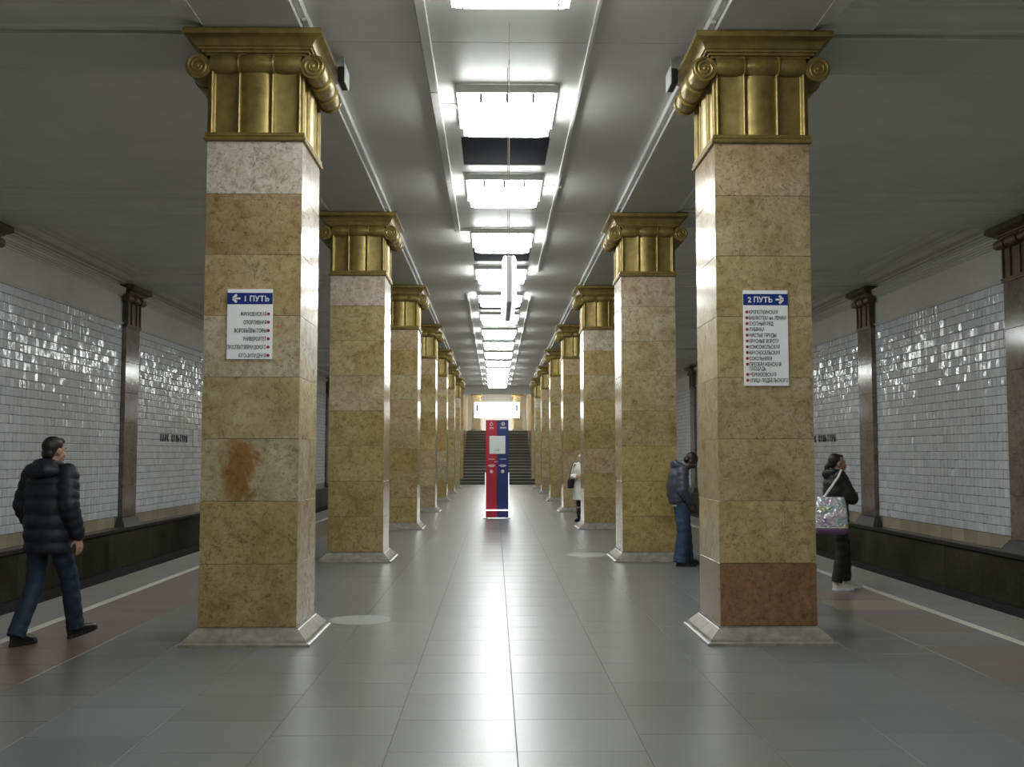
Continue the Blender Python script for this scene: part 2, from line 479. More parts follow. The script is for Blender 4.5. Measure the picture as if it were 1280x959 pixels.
# ================================================================== CEILING LAMPS
def make_lamp():
    t = thing('ceiling_lamp')
    W2, L2, z0, z1, z2 = 0.525, 0.61, -0.004, -0.07, -0.205
    fr = MB()
    for sx in (-1, 1):
        a, b = sorted((sx*W2, sx*(W2-0.03))); fr.box(a, b, -L2, L2, -0.055, z0)
    for sy in (-1, 1):
        a, b = sorted((sy*(L2+0.02), sy*(L2-0.02))); fr.box(-W2, W2, a, b, -0.085, z0)
    fr.build('frame', 'lamp_frame', t)
    gl = MB().rings([[(-W2+.032, L2-.022, -.03), (W2-.032, L2-.022, -.03), (W2-.032, -L2+.022, -.03), (-W2+.032, -L2+.022, -.03)],
                     [(-W2+.05, L2-.045, -.175), (W2-.05, L2-.045, -.175), (W2-.05, -L2+.045, -.175), (-W2+.05, -L2+.045, -.175)],
                     [(-W2+.13, L2-.09, z2), (W2-.13, L2-.09, z2), (W2-.13, -L2+.09, z2), (-W2+.13, -L2+.09, z2)]])
    gl.build('glass_diffuser', 'lamp', t)
    for i in (-0.27, 0.0, 0.27):
        for sy in (-1, 1):
            b = MB()
            y0, y1 = sy*(L2-.016), sy*(L2-.036)
            b.add([(i-.014,y0,z1),(i+.014,y0,z1),(i+.014,y1,z1-.10),(i-.014,y1,z1-.10),
                   (i-.014,y0-sy*.02,z1),(i+.014,y0-sy*.02,z1),(i+.014,y1-sy*.02,z1-.10),(i-.014,y1-sy*.02,z1-.10)],
                  [(0,1,2,3),(7,6,5,4),(0,4,5,1),(1,5,6,2),(2,6,7,3),(3,7,4,0)])
            b.build('glazing_bar', 'lamp_bar', t)
    for sx in (-1, 1):
        b = MB().box(sx*(W2-.14)-.006, sx*(W2-.14)+.006, -L2+.09, L2-.09, z2-.008, z2+.004)
        b.build('glazing_bar', 'lamp_bar', t)
    return t
lamp0 = make_lamp()
lamp_ys = [7.9 + 3.5*j for j in range(15)]
behind = [4.4, 0.9, -2.6]
for i, y in enumerate(lamp_ys + behind):
    o = lamp0 if i == 0 else copy_tree(lamp0)
    o.location = (0, y, CEIL)
    if i == 0: lab = 'lit glass ceiling lamp cut by the top edge of the picture'
    elif i < len(lamp_ys): lab = 'lit glass ceiling lamp, %s in the row counted from the top of the picture' % ORD[i]
    else: lab = 'lit glass ceiling lamp behind the camera position, %s back' % ORD[i-len(lamp_ys)]
    tag(o, lab, 'lamp', 'ceiling lamps down the middle of the hall')

# ================================================================== MARBLE COLUMNS
Z0, ZC = 0.145, 4.33
cuts = [Z0] + [Z0 + 0.531*i for i in range(1, 8)] + [ZC]
T = 0.035
fr_mesh, sd_mesh = [], []
for i in range(8):
    h = (cuts[i+1]-cuts[i])/2 - 0.0018
    fr_mesh.append(MB().cbox(-HX, HX, -T/2, T/2, -h, h, 0.0015).mesh('front_slab'))
    sd_mesh.append(MB().cbox(-T/2, T/2, -(HY-T-0.001), HY-T-0.001, -h, h, 0.0012).mesh('side_slab'))
    fr_mesh[-1].materials.append(M['marble']); sd_mesh[-1].materials.append(M['marble'])
core_mesh = MB().box(-HX+0.012, HX-0.012, -HY+0.012, HY-0.012, 0.02, 4.4).mesh('core')
base_mesh = MB().rect_loft([(0.105, 0.028), (0.098, 0.05), (0.02, 0.125), (0.012, 0.130), (0.010, Z0-0.002)], HX, HY).mesh('base')
fillet_mesh = MB().rect_loft([(0.135, 0.0), (0.135, 0.02), (0.12, 0.028)], HX, HY).mesh('base_fillet')
ring_mesh = MB().rect_loft([(-0.05, ZC), (0.022, ZC), (0.028, ZC+0.012), (0.022, ZC+0.03), (0.012, ZC+0.034), (0.02, ZC+0.045),
                            (0.02, ZC+0.06), (0.008, ZC+0.075), (-0.05, ZC+0.078)], HX, HY).mesh('neck_ring')
cap_core = MB().box(-HX+0.03, HX-0.03, -HY+0.03, HY-0.03, ZC+0.02, 5.2).mesh('capital_core')
ZF0, ZF1 = ZC+0.07, 4.96       # fluted zone
ZB = 5.02                      # bolster axis
def flute_face(half):
    """one fluted face in the plane y = 0 looking to -Y: two flat side panels, a swelling middle, four ridges"""
    w = half
    xs, ys = [], []
    def put(x, y): xs.append(x); ys.append(y)
    put(-w, 0.035); put(-w, 0)
    def ridge(c):
        for t in range(7):
            a = PI*t/6; put(c - 0.016*math.cos(a), -0.022*math.sin(a))
    ridge(-w+0.02)
    put(-w+0.05, 0.012); put(-w*0.36-0.05, 0.012)
    ridge(-w*0.36)
    for t in range(9):
        a = -1 + 2*t/8
        put(a*(w*0.36-0.022), 0.010 - 0.040*(1-a*a)**0.7)
    ridge(w*0.36)
    put(w*0.36+0.05, 0.012); put(w-0.05, 0.012)
    ridge(w-0.02)
    put(w, 0); put(w, 0.035)
    r = [[(x, y, z) for x, y in zip(xs, ys)] for z in (ZF0, ZF1)]
    return MB().rings(r)
ff = {'x': flute_face(HX-0.012).mesh('fluted_panel', 40), 'y': flute_face(HY-0.012).mesh('fluted_panel', 40)}
def bolster(half, R0):
    """horizontal roll along X, three swelling segments with rings between"""
    seg = [-1, -0.38, 0.38, 1]
    pr = []
    for i in range(3):
        a, b = seg[i]*half, seg[i+1]*half
        k = 0.022 if i == 1 else 0.012
        for t in range(9):
            u = t/8; pr.append((R0 - 0.008 + k*math.sin(PI*u), a + (b-a)*u*1.0))
        if i < 2:
            pr += [(R0+0.012, b-0.012), (R0+0.016, b), (R0+0.012, b+0.012)]
            pr = pr[:-3] + pr[-3:]
    pr2 = []
    last = -9
    for r, z in pr:
        if z <= last: z = last + 0.002
        pr2.append((r, z)); last = z
    return MB().lathe(pr2, 20, Matrix.Rotation(PI/2, 4, 'Y'))
bol_f = bolster(HX-0.02, 0.085).mesh('bolster', 40)
bol_s = bolster(HY+0.02, 0.10).mesh('bolster', 40)
def volute():
    """spiral scroll face on a disc, axis Y, facing -Y"""
    mb = MB()
    mb.lathe([(0.108, -0.012), (0.112, 0), (0.108, 0.012)], 24, Matrix.Rotation(PI/2, 4, 'X'))
    pts, rs = [], []
    for i in range(58):
        t = i/57; a = PI/2 + t*2*PI*2.1
        r = 0.094*(1-t)**0.9 + 0.014*t
        pts.append((r*math.cos(a), -0.016, r*math.sin(a))); rs.append(0.013*(1-0.45*t))
    mb.tube(pts, rs, 6, (0, 1, 0))
    mb.ell((0, -0.02, 0), (0.02, 0.014, 0.02), n=10, m=6)
    return mb.mesh('volute', 45)
vol = volute()
corn = MB().rect_loft([(-0.03, 5.085), (0.02, 5.085), (0.022, 5.10), (0.05, 5.102), (0.052, 5.122), (0.075, 5.124), (0.078, 5.142),
                       (0.092, 5.147), (0.10, 5.165), (0.118, 5.19), (0.145, 5.21), (0.176, 5.222), (0.182, 5.225), (0.182, 5.262), (0.17, SOFF)],
                      HX, HY).mesh('cornice', 30)
for me, mt in ((core_mesh,'mortar'),(base_mesh,'base_stone'),(fillet_mesh,'base_stone'),(ring_mesh,'gold'),(cap_core,'gold'),
               (ff['x'],'gold'),(ff['y'],'gold'),(bol_f,'gold'),(bol_s,'gold'),(vol,'gold'),(corn,'gold')):
    me.materials.append(M[mt])

OCH = [(0.36,0.26,0.105),(0.33,0.23,0.085),(0.37,0.285,0.13),(0.34,0.25,0.10),(0.31,0.225,0.09),(0.39,0.30,0.15),(0.335,0.255,0.12)]
PALEM, TAN, BROWN, OLV = (0.46,0.385,0.25), (0.38,0.27,0.14), (0.21,0.115,0.045), (0.36,0.29,0.14)
SPEC = {(-1, 0): [OCH[4], (0.31,0.228,0.088), (0.37,0.31,0.16), (0.36,0.285,0.135), (0.40,0.325,0.18), (0.37,0.265,0.125), (0.33,0.225,0.105), (0.50,0.43,0.30)],
        (1, 0): [BROWN, (0.35,0.27,0.11), (0.345,0.265,0.12), (0.34,0.265,0.125), (0.355,0.27,0.12), (0.36,0.27,0.125), (0.375,0.285,0.145), TAN],
        (-1, 1): [(0.31,0.225,0.085),(0.32,0.235,0.09),(0.34,0.255,0.105),(0.33,0.24,0.10),(0.38,0.30,0.16),(0.37,0.28,0.13),(0.35,0.265,0.12),(0.43,0.345,0.24)],
        (1, 1): [(0.34,0.255,0.095),(0.36,0.265,0.09),(0.365,0.27,0.10),(0.34,0.25,0.11),(0.36,0.27,0.13),(0.38,0.29,0.145),(0.40,0.325,0.18),(0.42,0.315,0.19)]}
MCOL = bpy.data.objects
def make_column(sgn, k, label):
    t = thing('column', label, 'column', (sgn*COL_X, COL_Y0 + PITCH*k, 0), group='marble columns of the hall')
    link('core', core_mesh, None, t)
    sp = SPEC.get((sgn, k))
    for i in range(8):
        zc = (cuts[i]+cuts[i+1])/2
        c = sp[i] if sp else RND.choice(OCH + [TAN, OLV])
        if not sp and i == 7: c = RND.choice([PALEM, TAN, (0.43,0.345,0.24)])
        for sy in (-1, 1):
            o = link('marble_slab', fr_mesh[i], None, t, (0, sy*(HY-T/2), zc))
            o.color = (*c, 1) if sy < 0 else (*RND.choice(OCH), 1)
            if sgn < 0 and k == 0 and i == 2 and sy < 0:
                o.data = fr_mesh[i].copy(); o.data.materials[0] = M['marble_rust']
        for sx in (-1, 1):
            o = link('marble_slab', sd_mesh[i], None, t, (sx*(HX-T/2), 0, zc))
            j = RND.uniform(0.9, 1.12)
            o.color = (c[0]*j*1.06, c[1]*j*1.08, c[2]*j*1.15, 1)  # side slabs paler: the lamps' grazing reflection put into their colour
    b = link('base', base_mesh, None, t); link('base_fillet', fillet_mesh, None, b)
    link('neck_ring', ring_mesh, None, t)
    link('capital_core', cap_core, None, t)
    for a, key, d in ((0,'x',HY),(PI,'x',HY),(PI/2,'y',HX),(-PI/2,'y',HX)):
        o = link('fluted_panel', ff[key], None, t)
        o.rotation_euler = (0, 0, a)
        o.location = Vector((0, -d+0.012, 0)); o.location.rotate(Matrix.Rotation(a, 3, 'Z'))
    for sy in (-1, 1):
        link('bolster', bol_f, None, t, (0, sy*(HY-0.025), ZB))
    for sx in (-1, 1):
        o = link('bolster', bol_s, None, t, (sx*(HX+0.085), 0, ZB-0.035)); o.rotation_euler = (0, 0, PI/2)
        for sy in (-1, 1):
            v = link('volute', vol, None, t, (sx*(HX+0.085), sy*(HY+0.025), ZB-0.035))
            v.rotation_euler = (0, 0, 0 if sy < 0 else PI)
            v.scale = (-sx if sy < 0 else sx, 1, 1)
    link('cornice', corn, None, t)
    return t
for k in range(NCOL):
    for s, nm in ((-1, 'left'), (1, 'right')):
        if k == 0: lab = 'nearest ochre marble column of the %s row, carrying a white station list sign' % nm
        elif k == 1: lab = 'ochre marble column with gold capital, second from the camera in the %s row' % nm
        else: lab = 'ochre marble column with gold capital, %s from the camera in the %s row' % (ORD[k], nm)
        make_column(s, k, lab)

# loudspeakers on the nave side of the two nearest capitals
for s, nm in ((-1, 'left'), (1, 'right')):
    t = thing('loudspeaker', 'small dark loudspeaker on the nearest %s capital beside the ceiling' % nm, 'loudspeaker',
              (s*(COL_X-HX-0.22), COL_Y0+HY-0.08, 5.12), group='loudspeakers on the capitals')
    MB().cbox(-0.03, 0.03, -0.1, 0.16, 0, 0.15, 0.008).build('housing', 'black', t)
    MB().cbox(-s*0.036-0.006, -s*0.036+0.006, -0.11, 0.17, -0.005, 0.165, 0.003).build('back_plate', 'white_paint', t)
    MB().box(-0.015, 0.015, 0.0, 0.05, 0.15, 0.279).build('bracket', 'steel', t)

# ================================================================== SIDE WALLS
TS = 0.155
ZT0, ZT1 = 0.285, 4.42
NR = 27
TH = (ZT1-ZT0)/NR
YW0, YW1 = 6.0, 60.0
PW = 0.43                      # pilaster half width
pil_k = [1, 2, 3, 4, 5, 6]
pil_y = [COL_Y0 + PITCH*k for k in range(0, 8)]
def tile_pts(hw, hh, tx, tz, d=0.009, c=0.010):
    """tile front facing +X local (towards the hall): returns verts/faces; tx, tz tilts"""
    def P(y, z, x): return (x + y*tx + z*tz, y, z)
    vs = [P(-hw, -hh, 0), P(hw, -hh, 0), P(hw, hh, 0), P(-hw, hh, 0),
          P(-hw+c, -hh+c, d), P(hw-c, -hh+c, d), P(hw-c, hh-c, d), P(-hw+c, hh-c, d)]
    fs = [(4,5,6,7), (0,1,5,4), (1,2,6,5), (2,3,7,6), (3,0,4,7)]
    return vs, fs
tile_one = MB(); v_, f_ = tile_pts(TS/2-0.003, TH/2-0.003, 0, 0); tile_one.add(v_, f_)
tile_one = tile_one.mesh('tile'); tile_one.materials.append(M['tile'])
pil_parts = {}
PB = [0.26, 0.95, 1.62, 2.3, 2.95, 3.62, 4.38]
for i in range(6):
    h = (PB[i+1]-PB[i])/2 - 0.002
    pil_parts[i] = MB().cbox(0, 0.10, -PW, PW, -h, h, 0.003).mesh('shaft_block'); pil_parts[i].materials.append(M['pilaster'])
pb = MB().rings([[(0,-PW-0.2,0.03),(0.22,-PW-0.2,0.03),(0.22,PW+0.2,0.03),(0,PW+0.2,0.03)],
                 [(0,-PW-0.2,0.06),(0.22,-PW-0.2,0.06),(0.22,PW+0.2,0.06),(0,PW+0.2,0.06)],
                 [(0,-PW-0.02,0.255),(0.11,-PW-0.02,0.255),(0.11,PW+0.02,0.255),(0,PW+0.02,0.255)]]).mesh('pilaster_base'); pb.materials.append(M['ledge'])
pr_ = MB().box(0, 0.12, -PW-0.02, PW+0.02, 4.38, 4.42).box(0, 0.135, -PW-0.03, PW+0.03, 4.42, 4.445).mesh('neck_ring'); pr_.materials.append(M['dark_bronze'])
pcm = MB().box(0, 0.10, -PW+0.01, PW-0.01, 4.445, 5.02)
for y in (-PW+0.03, -0.16, 0.16, PW-0.03): pcm.box(0.10, 0.125, y-0.02, y+0.02, 4.445, 5.0)
pcm = pcm.mesh('fluted_panel'); pcm.materials.append(M['dark_bronze'])
pbo = bolster(PW+0.13, 0.085); pbo.v = [(-v[1], v[0], v[2]) for v in [Vector(q) for q in pbo.v]]
pbo = pbo.mesh('bolster', 40); pbo.materials.append(M['dark_bronze'])
def rect3(o, z): return [(0,-PW-o,z),(0.10+o,-PW-o,z),(0.10+o,PW+o,z),(0,PW+o,z)]
pco = MB().rings([rect3(o, z) for o, z in ((0.0,5.07),(0.05,5.08),(0.055,5.11),(0.09,5.115),(0.1,5.14),(0.16,5.17),(0.2,5.19),(0.2,5.24),(0.19,5.278))]).mesh('cornice', 30)
pco.materials.append(M['dark_bronze'])

def make_wall(sgn, name):
    nm = 'left' if sgn < 0 else 'right'
    x0, x1 = sorted((sgn*WALL, sgn*(WALL+0.3)))
    wl = MB().box(x0, x1, Y_BACK, 62, -1.5, 5.9).build(name, 'plaster_frieze')
    tag(wl, 'tiled track wall on the %s side' % nm, kind='structure')
    def X(d): return sgn*(WALL-d)          # d metres in front of the wall plane
    def vbox(mb, d0, d1, y0, y1, z0, z1):
        a, b = sorted((X(d0), X(d1))); return mb.box(a, b, y0, y1, z0, z1)
    vbox(MB(), 0.0, 0.006, YW0, YW1, 0.06, ZT1).build('tile_backing', 'tile_grout', wl)
    # tiles: the 300 that show largest singly, the rest joined
    cand = []
    ny = int((YW1-YW0)/TS)
    for iy in range(ny):
        y = YW0 + TS*(iy+0.5)
        if any(abs(y-py) < PW + TS*0.35 for py in pil_y): continue
        for iz in range(NR):
            z = ZT0 + TH*(iz+0.5)
            pr = project((X(0), y, z))
            ok = pr and 2 < pr[0] < 1278 and 60 < pr[1] < 959
            if ok and sgn < 0 and pr[0] > 250: ok = False
            if ok and sgn > 0 and pr[0] < 1020: ok = False
            cand.append((pr[2] if ok else 999 + y, y, z))
    cand.sort()
    rot = PI if sgn > 0 else 0
    mb = MB()
    for i, (q, y, z) in enumerate(cand):
        tx, tz = RND.gauss(0, 0.034), RND.gauss(0, 0.026)
        if i < 300 and q < 900:
            o = link('tile', tile_one, None, wl, (X(0.006), y, z))
            o.rotation_euler = (0, tz, rot + tx)
        else:
            vs, fs = tile_pts(TS/2-0.003, TH/2-0.003, tx, tz)
            if sgn < 0: mb.add([(X(0.006)+a, y+b, z+c) for a, b, c in vs], fs)
            else: mb.add([(X(0.006)-a, y-b, z+c) for a, b, c in vs], fs)
    o = mb.build('tiles', 'tile', wl); tag(o, kind='stuff')
    # beige skirting tiles, ledge, black granite panels below
    n = int((YW1-YW0)/0.5)
    sk = MB(); sk_m = None
    for i in range(n):
        y = YW0 + 0.5*i
        if any(abs(y+0.25-py) < PW+0.1 for py in pil_y): continue
        if sk_m is None:
            sk_m = MB().cbox(-0.006, 0.006, -0.248, 0.248, -0.108, 0.108, 0.002).mesh('skirting_tile'); sk_m.materials.append(M['beige_tile'])
        o = link('skirting_tile', sk_m, None, wl, (X(0.012), y+0.25, 0.172))
        j = RND.uniform(0.85, 1.15); o.color = (0.40*j, 0.36*j, 0.25*j, 1)
    lm = None; gm = None
    L_ = PITCH/5
    for i in range(int((YW1-YW0)/L_)):
        y = COL_Y0 - 2.8 + L_*i
        if lm is None:
            lm = MB().cbox(-0.13, 0.13, -L_/2+0.002, L_/2-0.002, -0.04, 0.04, 0.012).mesh('ledge_slab'); lm.materials.append(M['ledge'])
            gm = MB().cbox(-0.045, 0.045, -L_/2+0.002, L_/2-0.002, -0.375, 0.375, 0.004).mesh('granite_panel'); gm.materials.append(M['black_granite'])
        link('ledge_slab', lm, None, wl, (X(0.12), y+L_/2, 0.02))
        o = link('granite_panel', gm, None, wl, (X(0.14), y+L_/2, -0.395))
        j = RND.uniform(0.75, 1.3); o.color = (0.058*j, 0.054*j, 0.040*j, 1)
    vbox(MB(), 0.0, 0.24, YW0, YW1, -1.3, -0.78).build('track_wall_foot', 'track', wl)
    # fillet above the tiles, wall cornice below the ceiling
    vbox(vbox(MB(), 0, 0.03, YW0, YW1, ZT1, ZT1+0.03), 0, 0.045, YW0, YW1, ZT1+0.03, ZT1+0.05).build('tile_fillet', 'plaster_frieze', wl)
    cp = [(0.0,5.03),(0.02,5.03),(0.02,5.06),(0.045,5.065),(0.05,5.09),(0.08,5.10),(0.085,5.12),(0.11,5.13),(0.115,5.16),(0.14,5.17),(0.14,5.195),(0.0,5.20)]
    ra = [(X(d), YW0, z) for d, z in cp]; rb = [(X(d), YW1, z) for d, z in cp]
    MB().rings([ra, rb]).build('wall_cornice', 'plaster_frieze', wl)
    # pilasters
    for k in pil_k:
        t = thing('pilaster', None, None, (X(0.005), COL_Y0 + PITCH*k, 0), rot, parent=wl)
        for i in range(6):
            o = link('shaft_block', pil_parts[i], None, t, (0, 0, (PB[i]+PB[i+1])/2))
            j = RND.uniform(0.8, 1.2); o.color = (0.20*j, 0.165*j, 0.12*j, 1)
        link('pilaster_base', pb, None, t); link('neck_ring', pr_, None, t); link('fluted_panel', pcm, None, t)
        link('bolster', pbo, None, t, (0.12, 0, 5.01)); link('cornice', pco, None, t)
    # black station name letters in the bay between the second and third pilaster
    word = 'ПАРК КУЛЬТУРЫ'
    st = thing('station_name', 'black metal station name letters on the %s tiled wall' % nm, 'lettering', (X(0.0235), 27.15, 1.93))
    tot = 2.3; n = len(word); adv = tot/n
    for i, ch in enumerate(word):
        if ch == ' ': continue
        me, wd = text_mesh(ch, 0.175, adv*0.62, bold=0.008, depth=0.006)
        o = link('letter', me, 'ink', st)
        u = -tot/2 + adv*i
        if sgn < 0:
            o.rotation_euler = (0, 0, PI/2); o.location = (0, u, 0)
        else:
            o.rotation_euler = (0, 0, -PI/2); o.location = (0, -u, 0)
    return wl
wall_l = make_wall(-1, 'wall_left')
wall_r = make_wall(1, 'wall_right')
# small white notice on the left wall beside the letters
o = MB().cbox(-0.012, 0.012, -0.2, 0.2, -0.22, 0.22, 0.004).build('wall_notice', 'white_paint', loc=(-WALL+0.03, 28.95, 2.05))
tag(o, 'small white notice plate on the left tiled wall beside the letters', 'notice')

# back wall of the hall behind the viewer and end walls beside the stairs
o = MB().box(-WALL-0.3, WALL+0.3, Y_BACK-0.3, Y_BACK, -1.6, 5.9).build('wall_back', 'plaster_frieze'); tag(o, 'plain wall closing the hall behind the viewer', kind='structure')
for s, nm in ((-1, 'left'), (1, 'right')):
    x0, x1 = sorted((s*2.62, s*(WALL+0.3)))
    o = MB().box(x0, x1, 60.0, 60.3, -1.6, 5.9).build('wall_end_' + nm, 'plaster_frieze'); tag(o, 'end wall of the %s aisle' % nm, kind='structure')

# ================================================================== STAIRS AND UPPER PASSAGE
stairs = thing('staircase', 'wide dark granite staircase at the far end of the hall', 'stairs', (0, STAIR_Y, 0))
NS, RISE, TREAD = 19, 0.163, 0.33
y = 0.0
step_m = {}
for i in range(NS):
    hw = 2.05 if i < 2 else 1.86
    tr = TREAD + (1.2 if i == 10 else 0)
    key = (hw, tr)
    if key not in step_m:
        step_m[key] = (MB().box(-hw, hw, 0.0, tr+0.02, -RISE, -0.05).mesh('step'), MB().cbox(-hw, hw, -0.035, tr+0.02, -0.05, 0, 0.006).mesh('tread'))
    o = link('step', step_m[key][0], 'step', stairs, (0, y, RISE*(i+1)))
    o2 = link('tread', step_m[key][1], 'step', o)
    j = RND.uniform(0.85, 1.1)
    o.color = (0.055*j, 0.053*j, 0.045*j, 1)  # dark risers, pale treads: light from above put into the colour
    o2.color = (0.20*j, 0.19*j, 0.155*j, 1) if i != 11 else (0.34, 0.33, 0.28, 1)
    y += tr
YT = STAIR_Y + y; ZTOP = NS*RISE
# solid under the flights so that no gap shows
MB().box(-1.84, 1.84, 1.2, y, 0, 0.3).build('stair_core', 'track', stairs)
for s, nm in ((-1, 'left'), (1, 'right')):
    t = thing('stair_wall_' + nm); tag(t, 'ochre marble wall flanking the stairs on the %s' % nm, kind='structure')
    a, b = sorted((s*1.87, s*2.62))
    for i in range(5):
        for jz in range(7):
            o = MB().cbox(a, b, STAIR_Y+0.75+i*1.85, STAIR_Y+0.75+(i+1)*1.85-0.004, jz*0.76, jz*0.76+0.756, 0.004).build('marble_block', 'marble', t)
            c = RND.choice(OCH + [TAN]); o.color = (*c, 1)
o = MB().box(-2.62, 2.62, YT, YT+9, ZTOP-0.2, ZTOP).build('floor_upper', 'step'); o.color = (0.2, 0.2, 0.19, 1); tag(o, 'floor of the upper passage', kind='structure')
o = MB().box(-4.4, 4.4, YT+6, YT+6.3, ZTOP-0.2, 7.4).build('wall_upper_end', 'white_paint'); tag(o, 'bright white wall at the end of the upper passage', kind='structure')
for s, nm in ((-1, 'left'), (1, 'right')):
    a, b = sorted((s*2.62, s*2.9))
    o = MB().box(a, b, YT-3, YT+9, -0.2, 7.4).build('wall_upper_' + nm, 'plaster_frieze'); tag(o, 'side wall of the upper passage, %s' % nm, kind='structure')
o = MB().box(-2.9, 2.9, 61.0, YT+9.3, 5.7, 5.9).build('ceiling_upper', 'plaster'); tag(o, 'ceiling of the upper passage', kind='structure')
o = MB().box(-2.62, 2.62, 60.6, 61.0, 5.05, 5.9).build('trim_1', 'plaster_aisle'); tag(o, 'plaster header beam above the stairs', kind='structure')
for s in (-1, 1):
    for yy in (YT+1.0, YT+4.2):
        t = thing('passage_pillar', 'slim ochre pillar at the stair head, %s side, %s' % ('left' if s < 0 else 'right', 'nearer' if yy < YT+2 else 'farther'),
                  'pillar', (s*1.3, yy, ZTOP), group='pillars of the upper passage')
        o = MB().cbox(-0.28, 0.28, -0.28, 0.28, 0.12, 2.2, 0.01).build('shaft', 'marble', t); o.color = (*OCH[2], 1)
        MB().cbox(-0.34, 0.34, -0.34, 0.34, 0, 0.12, 0.01).build('base', 'base_stone', t)
        MB().rect_loft([(0.0, 2.2), (0.06, 2.25), (0.06, 2.45), (0.12, 2.55), (0.12, 2.6)], 0.28, 0.28).build('capital', 'gold', t)
t = thing('added_passage_lamp', 'unseen lamp added above the stair head to light the upper passage', 'lamp', (0, YT+1.3, 5.7))  # unseen lamp, added to brighten the white end wall
MB().cbox(-1.2, 1.2, -1.0, 1.0, -0.08, -0.003, 0.01).build('frame', 'lamp_frame', t)
MB().cbox(-1.15, 1.15, -0.95, 0.95, -0.16, -0.075, 0.02).build('glass_diffuser', 'added_passage_lamp', t)

# ================================================================== COLUMN SIGNS
def text_on(parent, s, x, z, h, width, mat, bold=0.02, align='L', y=-0.0165):
    me, wd = text_mesh(s, h, width, bold)
    o = link('lettering', me, mat, parent, (x if align == 'L' else x - wd, y, z)); return o
def arrow(parent, x, z, w, d, mat):
    """arrow pointing to +X (d = 1) or -X (d = -1), length w"""
    mb = MB(); t = 0.0105
    mb.box(-w/2, w/2-0.008, -0.002, 0, -t*0.75, t*0.75)
    for sg in (-1, 1):
        a = Vector((w/2, 0, 0)); b = Vector((w/2-0.034, 0, sg*0.034)); n_ = Vector((sg*0.7, 0, 0.7))*t
        q = [a-n_, b-n_, b+n_, a+n_]
        mb.add([(p.x, -0.002, p.z) for p in q] + [(p.x, 0, p.z) for p in q], [(0,1,2,3),(7,6,5,4),(0,4,5,1),(1,5,6,2),(2,6,7,3),(3,7,4,0)])
    if d < 0: mb.v = [(-a, b, c) for a, b, c in mb.v]; mb.f = [tuple(reversed(f)) for f in mb.f]
    return mb.build('arrow', mat, parent, loc=(x, -0.0155, z))
def sign(label, x0, x1, z0, z1, head, dirn, rows):
    yf = COL_Y0 - HY
    W_ = x1-x0; H_ = z1-z0
    t = thing('platform_sign', label, 'sign', (x0, yf, z0))
    MB().cbox(0, W_, -0.014, -0.001, 0, H_, 0.002).build('panel', 'sign_white', t)
    zb0, zb1 = H_-0.13, H_-0.032
    MB().box(0, W_, -0.0155, -0.013, zb0, zb1).build('blue_band', 'sign_blue', t)
    zm = (zb0+zb1)/2
    if dirn < 0:
        arrow(t, 0.08, zm, 0.066, -1, 'white_ink'); text_on(t, head, 0.15, zm-0.024, 0.048, 0.21, 'white_ink', 0.022)
    else:
        text_on(t, head, 0.04, zm-0.024, 0.048, 0.215, 'white_ink', 0.022); arrow(t, 0.315, zm, 0.066, 1, 'white_ink')
    for s, zc, wd, dot in rows:
        if dirn < 0:
            text_on(t, s, W_-0.05, zc-0.017, 0.034, wd, 'ink', 0.016, 'R')
            xd = W_-0.033
        else:
            text_on(t, s, 0.048, zc-0.0165, 0.033, wd, 'ink', 0.016); xd = 0.03
        if dot:
            o = MB().lathe([(0.0135, 0), (0.0135, 0.0025)], 14, Matrix.Rotation(PI/2, 4, 'X')).build('line_dot', 'red_dot', t, loc=(xd, -0.0135, zc))
    return t
H1 = 0.606
names1 = [('ФРУНЗЕНСКАЯ', 0.222), ('СПОРТИВНАЯ', 0.197), ('ВОРОБЬЁВЫ ГОРЫ', 0.275), ('УНИВЕРСИТЕТ', 0.20), ('ПРОСПЕКТ ВЕРНАДСКОГО', 0.335), ('ЮГО-ЗАПАДНАЯ', 0.235)]
rows1 = [(s, H1-0.215-0.0715*i, w_, True) for i, (s, w_) in enumerate(names1)]
sign('white and blue sign headed 1 ПУТЬ with arrow pointing left', -2.427, -2.038, 2.42, 2.42+H1, '1 ПУТЬ', -1, rows1)
H2 = 0.832
names2 = [('КРОПОТКИНСКАЯ', 0.25, 1), ('БИБЛИОТЕКА им. ЛЕНИНА', 0.328, 1), ('ОХОТНЫЙ РЯД', 0.21, 1), ('ЛУБЯНКА', 0.135, 1), ('ЧИСТЫЕ ПРУДЫ', 0.235, 1),
          ('КРАСНЫЕ ВОРОТА', 0.26, 1), ('КОМСОМОЛЬСКАЯ', 0.262, 1), ('КРАСНОСЕЛЬСКАЯ', 0.262, 1), ('СОКОЛЬНИКИ', 0.193, 1), ('ПРЕОБРАЖЕНСКАЯ', 0.272, 1),
          ('ПЛОЩАДЬ', 0.14, 0), ('ЧЕРКИЗОВСКАЯ', 0.228, 1), ('УЛИЦА ПОДБЕЛЬСКОГО', 0.33, 1)]
rows2, zc = [], H2-0.19
for s, w_, d_ in names2:
    if s == 'ПЛОЩАДЬ': zc += 0.0125
    rows2.append((s, zc, w_, d_)); zc -= 0.0505
sign('white and blue sign headed 2 ПУТЬ with arrow pointing right', 2.03, 2.418, 2.195, 2.195+H2, '2 ПУТЬ', 1, rows2)

